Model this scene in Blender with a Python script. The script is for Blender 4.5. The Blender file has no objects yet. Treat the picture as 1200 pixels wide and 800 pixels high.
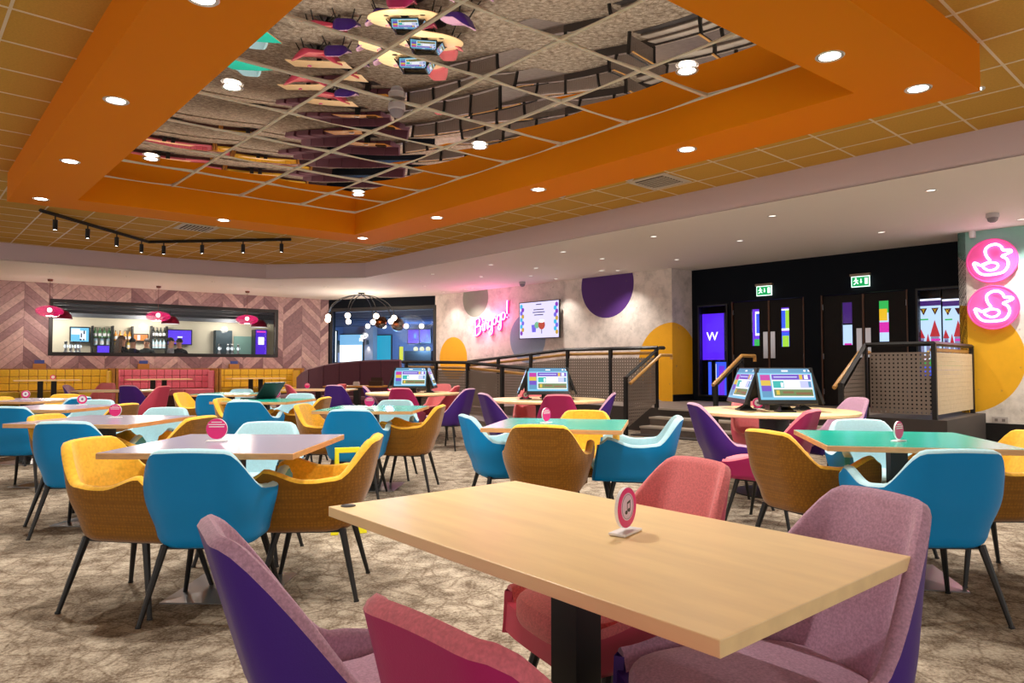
import bpy, math, random
from mathutils import Vector
random.seed(7)
S = bpy.context.scene
COL = S.collection
PI = math.pi
R_ = math.radians

# ------------------------------------------------------------------ camera
F, YH, H = 820.0, 430.0, 1.13            # focal length (px of 1200), horizon row, eye height
TH = math.atan((YH - 400) / F)
CT, ST = math.cos(TH), math.sin(TH)
cd = bpy.data.cameras.new('camera'); cam = bpy.data.objects.new('camera', cd); COL.objects.link(cam)
cd.sensor_width = 36; cd.lens = 36 * F / 1200; cd.clip_start = 0.05; cd.clip_end = 200
cam.location = (0, 0, H); cam.rotation_euler = (PI / 2 + TH, 0, 0)
S.camera = cam

# ------------------------------------------------------------------ world, exposure
w = bpy.data.worlds.new('world'); S.world = w; w.use_nodes = True
w.node_tree.nodes['Background'].inputs[0].default_value = (1.0, 0.93, 0.86, 1)
w.node_tree.nodes['Background'].inputs[1].default_value = 1.35
S.view_settings.view_transform = 'Standard'; S.view_settings.look = 'None'
S.view_settings.gamma = 1; S.view_settings.use_curve_mapping = False
S.view_settings.exposure = 0.0
DOWN_W = 185.0      # watts of one downlight

# ------------------------------------------------------------------ pixel helpers (1200x800 frame)
def ray(x, y):
    a = (x - 600) / F; b = -(y - 400) / F
    return (a, CT - b * ST, ST + b * CT)
def at(x, y, z):                          # point where the pixel's ray meets the level z
    d = ray(x, y); t = (z - H) / d[2]
    return (d[0] * t, d[1] * t)
def atd(x, d):                            # plan point in pixel column x at distance d
    return ((x - 600) / F * d, d)
def proj(X, Y, Z):
    dy = Y * CT + (Z - H) * ST; dz = -Y * ST + (Z - H) * CT
    if dy < 0.05: return (-9999, -9999)
    return (600 + F * X / dy, 400 - F * dz / dy)

class Fr:                                 # a vertical wall plane: s along it, n behind it
    def __init__(self, P, Q):
        self.o = P; dx, dy = Q[0] - P[0], Q[1] - P[1]; L = math.hypot(dx, dy)
        self.L = L; self.e = (dx / L, dy / L); self.n = (-dy / L, dx / L); self.rz = math.atan2(dy, dx)
    def w(self, s, n=0.0, z=0.0):
        return (self.o[0] + self.e[0] * s + self.n[0] * n, self.o[1] + self.e[1] * s + self.n[1] * n, z)
    def px(self, x, y, n=0.0):            # pixel -> (s, z) on the plane n
        d = ray(x, y); ox, oy = self.o[0] + self.n[0] * n, self.o[1] + self.n[1] * n
        t = (ox * self.n[0] + oy * self.n[1]) / (d[0] * self.n[0] + d[1] * self.n[1])
        X, Y, Z = d[0] * t, d[1] * t, H + d[2] * t
        return ((X - ox) * self.e[0] + (Y - oy) * self.e[1], Z)
    def loc(self, X, Y):
        return ((X - self.o[0]) * self.e[0] + (Y - self.o[1]) * self.e[1], (X - self.o[0]) * self.n[0] + (Y - self.o[1]) * self.n[1])

# ------------------------------------------------------------------ materials
def lin(c):
    return tuple(((v / 255) / 12.92 if v / 255 <= .04045 else ((v / 255 + .055) / 1.055) ** 2.4) for v in c)
MATS = {}
def M(name, col, rough=.5, metal=0.0, emit=0.0, ecol=None, spec=None, var=None, coat=0.0, trans=0.0, alpha=1.0, bump=None, sheen=0.0):
    """col is sRGB 0..255; var=(scale, amount, stretch) noise on the colour; bump=(scale, strength)"""
    if name in MATS: return MATS[name]
    m = bpy.data.materials.new(name); m.use_nodes = True; nt = m.node_tree
    b = nt.nodes['Principled BSDF']; c = lin(col)
    b.inputs['Base Color'].default_value = (*c, 1); b.inputs['Roughness'].default_value = rough
    b.inputs['Metallic'].default_value = metal; b.inputs['Coat Weight'].default_value = coat
    b.inputs['Coat Roughness'].default_value = .12
    b.inputs['Transmission Weight'].default_value = trans; b.inputs['Alpha'].default_value = alpha
    if spec is not None: b.inputs['Specular IOR Level'].default_value = spec
    if sheen: b.inputs['Sheen Weight'].default_value = sheen
    if emit:
        b.inputs['Emission Color'].default_value = (*(lin(ecol) if ecol else c), 1); b.inputs['Emission Strength'].default_value = emit
    if var or bump:
        tc = nt.nodes.new('ShaderNodeTexCoord')
    if var:
        mp = nt.nodes.new('ShaderNodeMapping'); nt.links.new(tc.outputs['Object'], mp.inputs[0])
        mp.inputs['Scale'].default_value = var[2] if len(var) > 2 else (1, 1, 1)
        no = nt.nodes.new('ShaderNodeTexNoise'); no.inputs['Scale'].default_value = var[0]; no.inputs['Detail'].default_value = 5
        nt.links.new(mp.outputs[0], no.inputs['Vector'])
        rp = nt.nodes.new('ShaderNodeValToRGB'); a = var[1]
        rp.color_ramp.elements[0].position = .32; rp.color_ramp.elements[1].position = .68
        rp.color_ramp.elements[0].color = (*[v * (1 - a) for v in c], 1); rp.color_ramp.elements[1].color = (*[min(1, v * (1 + a)) for v in c], 1)
        nt.links.new(no.outputs['Fac'], rp.inputs[0]); nt.links.new(rp.outputs[0], b.inputs['Base Color'])
    if bump:
        n2 = nt.nodes.new('ShaderNodeTexNoise'); n2.inputs['Scale'].default_value = bump[0]; n2.inputs['Detail'].default_value = 3
        nt.links.new(tc.outputs['Object'], n2.inputs['Vector'])
        bp = nt.nodes.new('ShaderNodeBump'); bp.inputs['Strength'].default_value = bump[1]; bp.inputs['Distance'].default_value = .002
        nt.links.new(n2.outputs['Fac'], bp.inputs['Height']); nt.links.new(bp.outputs[0], b.inputs['Normal'])
    MATS[name] = m
    return m

black = M('black_metal', (22, 22, 24), .45)
dark = M('dark_plastic', (16, 16, 18), .35)
white = M('white_plastic', (235, 232, 235), .4)
WOODV = (9, .16, (1, 6, 6))
wood_top = M('oak_laminate', (250, 218, 164), .32, var=(4, .07, (.8, 5, 5)))
wood_edge = M('oak_edge', (216, 164, 110), .45, var=(14, .12, (1, 1, 5)))
rail_wood = M('rail_wood', (206, 156, 84), .4, var=(8, .15, (1, 6, 6)))
booth_wood = M('booth_wood', (172, 118, 50), .5, var=(8, .15, (1, 1, 6)))
lilac_lam = M('lilac_laminate', (150, 148, 170), .22, spec=.6)
teal_lam = M('teal_laminate', (30, 178, 158), .2, spec=.6)
steel = M('brushed_steel', (176, 178, 182), .3, metal=1.0)
off_white = M('ceiling_paint', (244, 238, 232), .7, spec=.2)
lilac_paint = M('bulkhead_paint', (214, 198, 208), .6, spec=.2)
orange_paint = M('orange_paint', (226, 128, 0), .7, spec=.12)
tile_mat = M('ochre_tile', (206, 160, 74), .8, spec=.1, var=(60, .06))
bar_mat = M('tile_bar', (232, 214, 184), .5)
navy = M('navy_paint', (7, 14, 24), .7, spec=.15)

def emis(name, col, st): return M(name, (8, 8, 8), .4, emit=st, ecol=col)
glow_white = emis('lamp_glow', (255, 250, 240), 14.0)
bulb_glow = emis('bulb_glow', (255, 232, 205), 9.0)

# ------------------------------------------------------------------ mesh builder
class MB:
    def __init__(self): self.v = []; self.f = []; self.m = []
    def add(self, vs, fs, mi=0):
        o = len(self.v); self.v += [tuple(p) for p in vs]
        for f in fs: self.f.append(tuple(i + o for i in f)); self.m.append(mi)
        return self
    def box(self, x0, x1, y0, y1, z0, z1, mi=0):
        return self.add([(x0, y0, z0), (x1, y0, z0), (x1, y1, z0), (x0, y1, z0), (x0, y0, z1), (x1, y0, z1), (x1, y1, z1), (x0, y1, z1)],
                        [(0, 3, 2, 1), (4, 5, 6, 7), (0, 1, 5, 4), (1, 2, 6, 5), (2, 3, 7, 6), (3, 0, 4, 7)], mi)
    def prism(self, poly, z0, z1, mi=0):
        n = len(poly); vs = [(x, y, z0) for x, y in poly] + [(x, y, z1) for x, y in poly]
        fs = [tuple(range(n))[::-1], tuple(range(n, 2 * n))] + [(i, (i + 1) % n, n + (i + 1) % n, n + i) for i in range(n)]
        return self.add(vs, fs, mi)
    def plate(self, poly, y0, y1, mi=0):            # polygon in x,z; thickness y0..y1 (y0 in front)
        n = len(poly); vs = [(x, y0, z) for x, z in poly] + [(x, y1, z) for x, z in poly]
        fs = [tuple(range(n)), tuple(range(n, 2 * n))[::-1]] + [(i, n + i, n + (i + 1) % n, (i + 1) % n) for i in range(n)]
        return self.add(vs, fs, mi)
    def rect(self, x0, x1, z0, z1, y0, y1, mi=0): return self.box(x0, x1, y0, y1, z0, z1, mi)
    def disc(self, cx, cz, r, y0, y1, n=24, mi=0, rx=None):
        return self.plate([(cx + (rx or r) * math.cos(2 * PI * k / n), cz + r * math.sin(2 * PI * k / n)) for k in range(n)], y0, y1, mi)
    def tube(self, pts, r, n=8, mi=0, r1=None, closed=False):
        pts = [Vector(p) for p in pts]; N = len(pts); vs = []; fs = []
        up = None
        for i, p in enumerate(pts):
            a = pts[i - 1] if (i > 0 or closed) else p; b = pts[(i + 1) % N] if (i < N - 1 or closed) else p
            t = (b - a).normalized()
            if up is None:
                up = t.cross(Vector((0, 0, 1)))
                if up.length < .05: up = Vector((1, 0, 0))
            up = (up - t * up.dot(t)).normalized(); v2 = t.cross(up)
            rr = r if r1 is None else r + (r1 - r) * i / max(1, N - 1)
            for k in range(n):
                an = 2 * PI * k / n; vs.append(p + up * (rr * math.cos(an)) + v2 * (rr * math.sin(an)))
        for i in range(N if closed else N - 1):
            j = (i + 1) % N
            for k in range(n): fs.append((i * n + k, i * n + (k + 1) % n, j * n + (k + 1) % n, j * n + k))
        if not closed: fs += [tuple(range(n))[::-1], tuple((N - 1) * n + k for k in range(n))]
        return self.add(vs, fs, mi)
    def lathe(self, prof, n=20, mi=0, c=(0, 0, 0), sx=1.0, sy=1.0, cap=True):
        vs = []; fs = []; N = len(prof)
        for r, z in prof:
            for k in range(n):
                a = 2 * PI * k / n; vs.append((c[0] + r * sx * math.cos(a), c[1] + r * sy * math.sin(a), c[2] + z))
        for i in range(N - 1):
            for k in range(n): fs.append((i * n + k, i * n + (k + 1) % n, (i + 1) * n + (k + 1) % n, (i + 1) * n + k))
        if cap and prof[0][0] > 2e-4: fs.append(tuple(range(n))[::-1])
        if cap and prof[-1][0] > 2e-4: fs.append(tuple((N - 1) * n + k for k in range(n)))
        return self.add(vs, fs, mi)
    def ball(self, c, r, n=12, mi=0, sz=1.0):
        return self.lathe([(r * math.sin(PI * k / 8) + (1e-6 if k in (0, 8) else 0), -r * sz * math.cos(PI * k / 8)) for k in range(9)], n, mi, c)
    def mesh(self, name, mats, smooth=False):
        me = bpy.data.meshes.new(name); me.from_pydata(self.v, [], self.f)
        if not isinstance(mats, (list, tuple)): mats = [mats]
        for m in mats: me.materials.append(m)
        me.polygons.foreach_set('material_index', self.m)
        if smooth:
            me.polygons.foreach_set('use_smooth', [True] * len(self.f)); me.set_sharp_from_angle(angle=R_(42))
        me.update(); return me
    def build(self, name, mats, parent=None, smooth=False, loc=None, rz=0.0, bevel=0.0):
        return obj(name, self.mesh(name, mats, smooth), parent, loc, rz, bevel)

def obj(name, me, parent=None, loc=None, rz=0.0, bevel=0.0):
    o = bpy.data.objects.new(name, me); COL.objects.link(o)
    if parent is not None: o.parent = parent
    if loc is not None: o.location = loc
    o.rotation_euler = (0, 0, rz)
    if bevel:
        b = o.modifiers.new('bevel', 'BEVEL'); b.width = bevel; b.segments = 2; b.limit_method = 'ANGLE'
    return o
def tag(o, label=None, cat=None, group=None, kind=None):
    if label: o['label'] = label
    if cat: o['category'] = cat
    if group: o['group'] = group
    if kind: o['kind'] = kind
    return o
def thing(name, label, cat, loc=(0, 0, 0), rz=0.0, group=None):
    o = obj(name, None, None, loc, rz); return tag(o, label, cat, group)
def struct(o): o['kind'] = 'structure'; return o
def spot(parent, loc, watts, size=120, blend=.6, col=(1, .93, .84), r=.05, rot=(0, 0, 0)):
    l = bpy.data.lights.new('downlight_beam', 'SPOT'); l.energy = watts; l.spot_size = R_(size); l.spot_blend = blend
    l.color = col; l.shadow_soft_size = r
    o = bpy.data.objects.new('downlight_beam', l); COL.objects.link(o); o.parent = parent; o.location = loc; o.rotation_euler = rot
    return o
def point(loc, watts, col=(1, 1, 1), r=.1):
    l = bpy.data.lights.new('room_lamp', 'POINT'); l.energy = watts; l.color = col; l.shadow_soft_size = r
    o = bpy.data.objects.new('room_lamp', l); COL.objects.link(o); o.location = loc; return o
def text_mesh(s, size, mat, depth=.004):
    cu = bpy.data.curves.new('text', 'FONT'); cu.body = s; cu.size = size; cu.extrude = depth; cu.align_x = 'CENTER'; cu.align_y = 'CENTER'
    cu.resolution_u = 3
    o = bpy.data.objects.new('text', cu); COL.objects.link(o)
    bpy.context.view_layer.update()
    me = bpy.data.meshes.new_from_object(o.evaluated_get(bpy.context.evaluated_depsgraph_get()))
    bpy.data.objects.remove(o)
    for v in me.vertices: v.co = (v.co.x, -v.co.z, v.co.y)      # stand it up, facing -y
    me.materials.clear(); me.materials.append(mat); return me
def smooth01(t): t = max(0.0, min(1.0, t)); return t * t * (3 - 2 * t)

# ------------------------------------------------------------------ levels and wall frames
ZT, ZS, ZL = 3.53, 3.18, 3.19            # tile ceiling, orange soffit, lower ceiling
WL = Fr((-12.125, 16.506), (-5.637, 21.439))       # chevron wall with the bar window
WB = Fr((-5.637, 21.439), (-2.219, 20.158))        # black framed window
WR = Fr((-2.219, 20.158), (3.325, 14.514))         # wall with neon sign
EN = Fr((3.325, 14.514), (3.325 + WR.e[0], 14.514 + WR.e[1]))   # same direction, origin at its right end
WP = Fr((3.325, 14.514), EN.w(.08, .65)[:2])       # short return of the pillar
WD = Fr(EN.w(.08, .65)[:2], EN.w(5.6, .65)[:2])    # dark entrance wall
WW = Fr(EN.w(5.19, -.13)[:2], EN.w(10.5, -.13)[:2])  # white wall with the duck signs
ZLAND = .42

# ================================================================== STRUCTURE
def nodes_of(m): return m.node_tree.nodes, m.node_tree.links
def carpet_material():
    m = bpy.data.materials.new('carpet'); m.use_nodes = True; N, L = nodes_of(m); b = N['Principled BSDF']
    b.inputs['Roughness'].default_value = .95; b.inputs['Specular IOR Level'].default_value = .1
    tc = N.new('ShaderNodeTexCoord')
    warp = N.new('ShaderNodeTexNoise'); warp.inputs['Scale'].default_value = 2.2; L.new(tc.outputs['Object'], warp.inputs['Vector'])
    addv = N.new('ShaderNodeMixRGB'); addv.blend_type = 'ADD'; addv.inputs[0].default_value = .16
    L.new(tc.outputs['Object'], addv.inputs[1]); L.new(warp.outputs['Color'], addv.inputs[2])
    lines = []
    for sc, wd in ((5.0, .050), (2.6, .034), (8.5, .06)):
        v = N.new('ShaderNodeTexVoronoi'); v.feature = 'DISTANCE_TO_EDGE'; v.inputs['Scale'].default_value = sc
        L.new(addv.outputs[0], v.inputs['Vector'])
        r = N.new('ShaderNodeMapRange'); r.inputs['From Min'].default_value = 0; r.inputs['From Max'].default_value = wd
        r.inputs['To Min'].default_value = 1; r.inputs['To Max'].default_value = 0; L.new(v.outputs['Distance'], r.inputs[0]); lines.append(r)
    mx = N.new('ShaderNodeMath'); mx.operation = 'MAXIMUM'; L.new(lines[0].outputs[0], mx.inputs[0]); L.new(lines[1].outputs[0], mx.inputs[1])
    h = N.new('ShaderNodeMath'); h.operation = 'MULTIPLY'; h.inputs[1].default_value = .5; L.new(lines[2].outputs[0], h.inputs[0])
    mx2 = N.new('ShaderNodeMath'); mx2.operation = 'MAXIMUM'; L.new(mx.outputs[0], mx2.inputs[0]); L.new(h.outputs[0], mx2.inputs[1])
    fine = N.new('ShaderNodeTexNoise'); fine.inputs['Scale'].default_value = 70; fine.inputs['Detail'].default_value = 6; fine.inputs['Roughness'].default_value = .75
    L.new(tc.outputs['Object'], fine.inputs['Vector'])
    big = N.new('ShaderNodeTexNoise'); big.inputs['Scale'].default_value = 8; big.inputs['Detail'].default_value = 4; L.new(tc.outputs['Object'], big.inputs['Vector'])
    bw = N.new('ShaderNodeMath'); bw.operation = 'MULTIPLY_ADD'; bw.inputs[1].default_value = .8; bw.inputs[2].default_value = .1; L.new(big.outputs['Fac'], bw.inputs[0])
    mixn = N.new('ShaderNodeMath'); mixn.operation = 'ADD'; L.new(fine.outputs['Fac'], mixn.inputs[0]); L.new(bw.outputs[0], mixn.inputs[1])
    rp = N.new('ShaderNodeValToRGB'); e = rp.color_ramp.elements
    e[0].position = .41; e[0].color = (*lin((104, 90, 76)), 1); e[1].position = .58; e[1].color = (*lin((186, 174, 156)), 1)
    half = N.new('ShaderNodeMath'); half.operation = 'MULTIPLY'; half.inputs[1].default_value = .5; L.new(mixn.outputs[0], half.inputs[0]); L.new(half.outputs[0], rp.inputs[0])
    br = N.new('ShaderNodeMath'); br.operation = 'MULTIPLY'; L.new(mx2.outputs[0], br.inputs[0])
    rr = N.new('ShaderNodeMapRange'); rr.inputs['From Min'].default_value = .35; rr.inputs['From Max'].default_value = .6; rr.inputs['To Min'].default_value = .95; rr.inputs['To Max'].default_value = .35
    L.new(fine.outputs['Fac'], rr.inputs[0]); L.new(rr.outputs[0], br.inputs[1])
    mix = N.new('ShaderNodeMixRGB'); L.new(br.outputs[0], mix.inputs[0]); L.new(rp.outputs[0], mix.inputs[1]); mix.inputs[2].default_value = (*lin((92, 74, 58)), 1)
    L.new(mix.outputs[0], b.inputs['Base Color'])
    bp = N.new('ShaderNodeBump'); bp.inputs['Strength'].default_value = .4; bp.inputs['Distance'].default_value = .004; L.new(fine.outputs['Fac'], bp.inputs['Height']); L.new(bp.outputs[0], b.inputs['Normal'])
    return m
def mural_material(name, base, circles):
    m = bpy.data.materials.new(name); m.use_nodes = True; N, L = nodes_of(m); b = N['Principled BSDF']; b.inputs['Roughness'].default_value = .7
    tc = N.new('ShaderNodeTexCoord'); sp = N.new('ShaderNodeSeparateXYZ'); L.new(tc.outputs['Object'], sp.inputs[0])
    cb = N.new('ShaderNodeCombineXYZ'); L.new(sp.outputs[0], cb.inputs[0]); L.new(sp.outputs[2], cb.inputs[2])
    n1 = N.new('ShaderNodeTexNoise'); n1.inputs['Scale'].default_value = 3.2; n1.inputs['Detail'].default_value = 8; n1.inputs['Roughness'].default_value = .7; L.new(tc.outputs['Object'], n1.inputs['Vector'])
    rp = N.new('ShaderNodeValToRGB'); e = rp.color_ramp.elements
    e[0].position = .30; e[0].color = (*[v * .62 for v in lin(base)], 1); e[1].position = .56; e[1].color = (*lin(base), 1); L.new(n1.outputs['Fac'], rp.inputs[0])
    cur = rp.outputs[0]
    for (s, z, r, col) in circles:
        d = N.new('ShaderNodeVectorMath'); d.operation = 'DISTANCE'; L.new(cb.outputs[0], d.inputs[0]); d.inputs[1].default_value = (s, 0, z)
        lt = N.new('ShaderNodeMath'); lt.operation = 'LESS_THAN'; lt.inputs[1].default_value = r; L.new(d.outputs['Value'], lt.inputs[0])
        mul = N.new('ShaderNodeMixRGB'); mul.blend_type = 'MULTIPLY'; mul.inputs[0].default_value = .25; mul.inputs[1].default_value = (*lin(col), 1); L.new(rp.outputs[0], mul.inputs[2])
        mx = N.new('ShaderNodeMixRGB'); L.new(lt.outputs[0], mx.inputs[0]); L.new(cur, mx.inputs[1]); L.new(mul.outputs[0], mx.inputs[2]); cur = mx.outputs[0]
    n2 = N.new('ShaderNodeTexNoise'); n2.inputs['Scale'].default_value = 11; n2.inputs['Detail'].default_value = 3; L.new(tc.outputs['Object'], n2.inputs['Vector'])
    st = N.new('ShaderNodeMapRange'); st.inputs['From Min'].default_value = .66; st.inputs['From Max'].default_value = .76; st.inputs['To Max'].default_value = .45; L.new(n2.outputs['Fac'], st.inputs[0])
    mx = N.new('ShaderNodeMixRGB'); L.new(st.outputs[0], mx.inputs[0]); L.new(cur, mx.inputs[1]); mx.inputs[2].default_value = (*lin((120, 92, 100)), 1)
    L.new(mx.outputs[0], b.inputs['Base Color']); return m
def perforated_material():
    m = bpy.data.materials.new('perforated_panel'); m.use_nodes = True; N, L = nodes_of(m); b = N['Principled BSDF']
    b.inputs['Base Color'].default_value = (*lin((138, 125, 115)), 1); b.inputs['Roughness'].default_value = .5; b.inputs['Metallic'].default_value = .15
    tc = N.new('ShaderNodeTexCoord'); mp = N.new('ShaderNodeVectorMath'); mp.operation = 'SCALE'; mp.inputs['Scale'].default_value = 1 / .055; L.new(tc.outputs['Object'], mp.inputs[0])
    fr = N.new('ShaderNodeVectorMath'); fr.operation = 'FRACTION'; L.new(mp.outputs[0], fr.inputs[0])
    sp = N.new('ShaderNodeSeparateXYZ'); L.new(fr.outputs[0], sp.inputs[0]); cb = N.new('ShaderNodeCombineXYZ'); L.new(sp.outputs[0], cb.inputs[0]); L.new(sp.outputs[2], cb.inputs[2])
    d = N.new('ShaderNodeVectorMath'); d.operation = 'DISTANCE'; L.new(cb.outputs[0], d.inputs[0]); d.inputs[1].default_value = (.5, 0, .5)
    gt = N.new('ShaderNodeMath'); gt.operation = 'GREATER_THAN'; gt.inputs[1].default_value = .22; L.new(d.outputs['Value'], gt.inputs[0]); L.new(gt.outputs[0], b.inputs['Alpha'])
    return m
perf = perforated_material()
carpet = carpet_material()
struct(MB().box(-16, 12, -5, 24, -.1, 0).build('floor', carpet))

# ---- lower ceiling with its upstand, tile ceiling, coffer
bh = [(4.986, 6.731), (-3.386, 16.065), (-5.764, 16.334), (-7.505, 15.308), (-9.87, 13.41)]
dU = Vector((bh[0][0] - bh[1][0], bh[0][1] - bh[1][1])).normalized()
bh = [(bh[0][0] + dU.x * 6, bh[0][1] + dU.y * 6)] + bh + [(bh[4][0] - 4.7, bh[4][1] - 3.8)]
wl0 = WL.w(-5)[:2]
outer = [wl0, WL.w(WL.L)[:2], WB.w(WB.L)[:2], (3.325, 14.514), WD.o, EN.w(5.6, .65)[:2], EN.w(5.6, -.13)[:2], EN.w(10.5, -.13)[:2]]
poly = bh + outer
struct(MB().prism(poly, ZL, ZL + .02).build('ceiling', off_white))
fas = MB()
for a, b in zip(bh[:-1], bh[1:]):
    fas.add([(a[0], a[1], ZL), (b[0], b[1], ZL), (b[0], b[1], ZT + .04), (a[0], a[1], ZT + .04)], [(0, 1, 2, 3)])
struct(fas.build('trim_bulkhead', lilac_paint))
ceil = struct(MB().box(-15, 11, -5, 24, ZT + .03, ZT + .12).build('ceiling', off_white))

oq = [(-2.33, 11.65), (-6.256, 8.596), (-.40, 2.0), (3.481, 5.127)]
iq = [(-2.437, 10.792), (-5.336, 8.526), (-.335, 2.9), (2.564, 5.17)]
vs = [(x, y, z) for q in (oq, iq) for z in (ZS, ZT + .02) for x, y in q]
fs = []
for i in range(4):
    j = (i + 1) % 4
    fs += [(i, j, 8 + j, 8 + i), (i, 4 + i, 4 + j, j), (8 + i, 8 + j, 12 + j, 12 + i)]
struct(MB().add(vs, fs).build('ceiling_soffit', orange_paint))

def inside(p, q):
    s = None
    for i in range(len(q)):
        a, b = q[i], q[(i + 1) % len(q)]; c = (b[0] - a[0]) * (p[1] - a[1]) - (b[1] - a[1]) * (p[0] - a[0])
        if s is None: s = c > 0
        elif (c > 0) != s: return False
    return True
def below_bulkhead(p):                     # nearer than the bulkhead line
    for a, b in zip(bh[:-1], bh[1:]):
        c = (b[0] - a[0]) * (p[1] - a[1]) - (b[1] - a[1]) * (p[0] - a[0])
        if c < -0.45 * math.hypot(b[0] - a[0], b[1] - a[1]): return False
    return True
U = Vector((-dU.x, -dU.y)); V = Vector((-dU.y, dU.x)); V = V if V.x > 0 else -V
O = Vector((3.461, 5.084)); T = .6
tmesh = MB().box(.008, T - .008, .008, T - .008, 0, .012).mesh('ceiling_tile', tile_mat)
rzU = math.atan2(U.y, U.x)
cells = []; far_cells = []
for i in range(-14, 30):
    for j in range(-26, 12):
        c = O + U * ((i + .5) * T) + V * ((j + .5) * T)
        p = proj(c.x, c.y, ZT)
        if inside(c, [(x, y) for x, y in iq]) or not below_bulkhead(c): continue
        if c.y < -1.5 or c.x < -13: continue
        (cells if (-60 < p[0] < 1260 and -60 < p[1] < 330) else far_cells).append((i, j))
# local x along U, local y is U turned left; V may point the other way
left = Vector((-U.y, U.x)); sgn = 1 if left.dot(V) > 0 else -1
for i, j in cells:
    c = O + U * (i * T) + V * ((j if sgn > 0 else j + 1) * T)
    obj('ceiling_tile', tmesh, ceil, (c.x, c.y, ZT + .004), rzU)
fm_ = MB()
for i, j in far_cells:
    c = O + U * (i * T) + V * (j * T); q = [c + U * a + V * b for a, b in ((.008, .008), (T - .008, .008), (T - .008, T - .008), (.008, T - .008))]
    fm_.prism([(p.x, p.y) for p in q], ZT + .004, ZT + .016)
o = fm_.build('ceiling_tile_field', tile_mat, ceil); o['kind'] = 'stuff'
print('TILES', len(cells), len(far_cells)); cells = cells + far_cells
js = sorted({j for _, j in cells}); is_ = sorted({i for i, _ in cells})
for j in range(js[0], js[-1] + 2):
    row = [i for i, jj in cells if jj in (j, j - 1)]
    if row:
        a, b = min(row), max(row) + 1; c = O + U * (a * T) + V * (j * T)
        MB().box(0, (b - a) * T, -.010, .010, 0, .02).build('ceiling_bar', bar_mat, ceil, loc=(c.x, c.y, ZT), rz=rzU)
for i in range(is_[0], is_[-1] + 2):
    row = [j for ii, j in cells if ii in (i, i - 1)]
    if row:
        a, b = min(row), max(row) + 1; c = O + U * (i * T) + V * (a * T)
        MB().box(0, (b - a) * T, -.010, .010, .0005, .02).build('ceiling_bar', bar_mat, ceil, loc=(c.x, c.y, ZT), rz=math.atan2(V.y, V.x))

# ---- mirror panels of the coffer, each one a slightly sagging sheet
mirror = M('mirror', (232, 228, 224), .012, metal=1.0)
c0 = Vector(iq[0]); mu = (Vector(iq[3]) - c0); mv = (Vector(iq[1]) - c0)
ul = [0] + [.895 * k for k in range(1, 9)] + [mu.length]; vl = [0] + [.87 * k for k in range(1, 5)] + [mv.length]
mu.normalize(); mv.normalize()
coffer = struct(MB().prism(iq, ZT + .021, ZT + .028).build('ceiling_coffer', dark))
for a in range(len(ul) - 1):
    for b in range(len(vl) - 1):
        u0, u1, v0, v1 = ul[a], ul[a + 1], vl[b], vl[b + 1]
        n = 10; sag = random.uniform(.013, .026) * min(1, (u1 - u0) / .8) * min(1, (v1 - v0) / .8); tu = random.uniform(-.004, .004); tv = random.uniform(-.004, .004)
        vs = []; fs = []
        for i in range(n + 1):
            for j in range(n + 1):
                x, y = i / n, j / n
                z = ZT - sag * (1 - (2 * x - 1) ** 2) * .5 - sag * (1 - (2 * y - 1) ** 2) * .5 + tu * (x - .5) + tv * (y - .5)
                p = c0 + mu * (u0 + (u1 - u0) * x) + mv * (v0 + (v1 - v0) * y); vs.append((p.x, p.y, z))
        for i in range(n):
            for j in range(n): k = i * (n + 1) + j; fs.append((k, k + 1, k + n + 2, k + n + 1))
        MB().add(vs, fs).build('mirror_panel', mirror, coffer, smooth=True)
grid_m = M('mirror_bar', (226, 214, 198), .45)
for u in ul[1:-1]:
    a = c0 + mu * u; d = mv * vl[-1]
    MB().box(0, vl[-1], -.014, .014, -.014, .0).build('mirror_bar', grid_m, coffer, loc=(a.x, a.y, ZT), rz=math.atan2(mv.y, mv.x))
for v in vl[1:-1]:
    a = c0 + mv * v
    MB().box(0, ul[-1], -.014, .014, -.0145, -.0005).build('mirror_bar', grid_m, coffer, loc=(a.x, a.y, ZT), rz=math.atan2(mu.y, mu.x))
pts = [c0 + mv * 0, c0 + mv * vl[-1], c0 + mv * vl[-1] + mu * ul[-1], c0 + mu * ul[-1]]
MB().tube([(p.x, p.y, ZT - .006) for p in (Vector(q) for q in iq)], .011, 4, closed=True).build('mirror_edge_trim', grid_m, coffer)

# ---- walls
def wall(name, fr, s0, s1, z0, z1, mat, holes=(), th=.12):
    mb = MB(); xs = sorted({s0, s1, *[h[0] for h in holes], *[h[1] for h in holes]}); zs = sorted({z0, z1, *[h[2] for h in holes], *[h[3] for h in holes]})
    for a, b in zip(xs[:-1], xs[1:]):
        for c, d in zip(zs[:-1], zs[1:]):
            if any(h[0] <= (a + b) / 2 <= h[1] and h[2] <= (c + d) / 2 <= h[3] for h in holes): continue
            mb.box(a, b, 0, th, c, d)
    return struct(mb.build(name, mat, loc=fr.w(0), rz=fr.rz))
BW = (1.07, 6.52, 1.50, 2.72)             # bar window in the chevron wall: s0, s1, z0, z1
joint = M('chevron_backing', (70, 48, 50), .8)
wl = wall('wall_left', WL, -5, WL.L, 0, 3.3, joint, [BW])
BK = (.18, WB.L - .05, .9, 2.82)
wb = wall('wall_back', WB, 0, WB.L, 0, 3.3, navy, [BK])
def crc(fr, cx, cy, r, col): s, z = fr.px(cx, cy); return (s, z, r, col)
wr = wall('wall_right', WR, 0, WR.L, 0, 3.3, mural_material('mural_neon_wall', (232, 220, 212),
     [crc(WR, 557, 349, .52, (146, 158, 142)), crc(WR, 531, 420, .60, (250, 182, 12)), crc(WR, 711, 334, .74, (84, 40, 128)), crc(WR, 618, 396, .62, (150, 172, 200)), (WR.L, 1.22, .84, (250, 182, 12))]))
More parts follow.
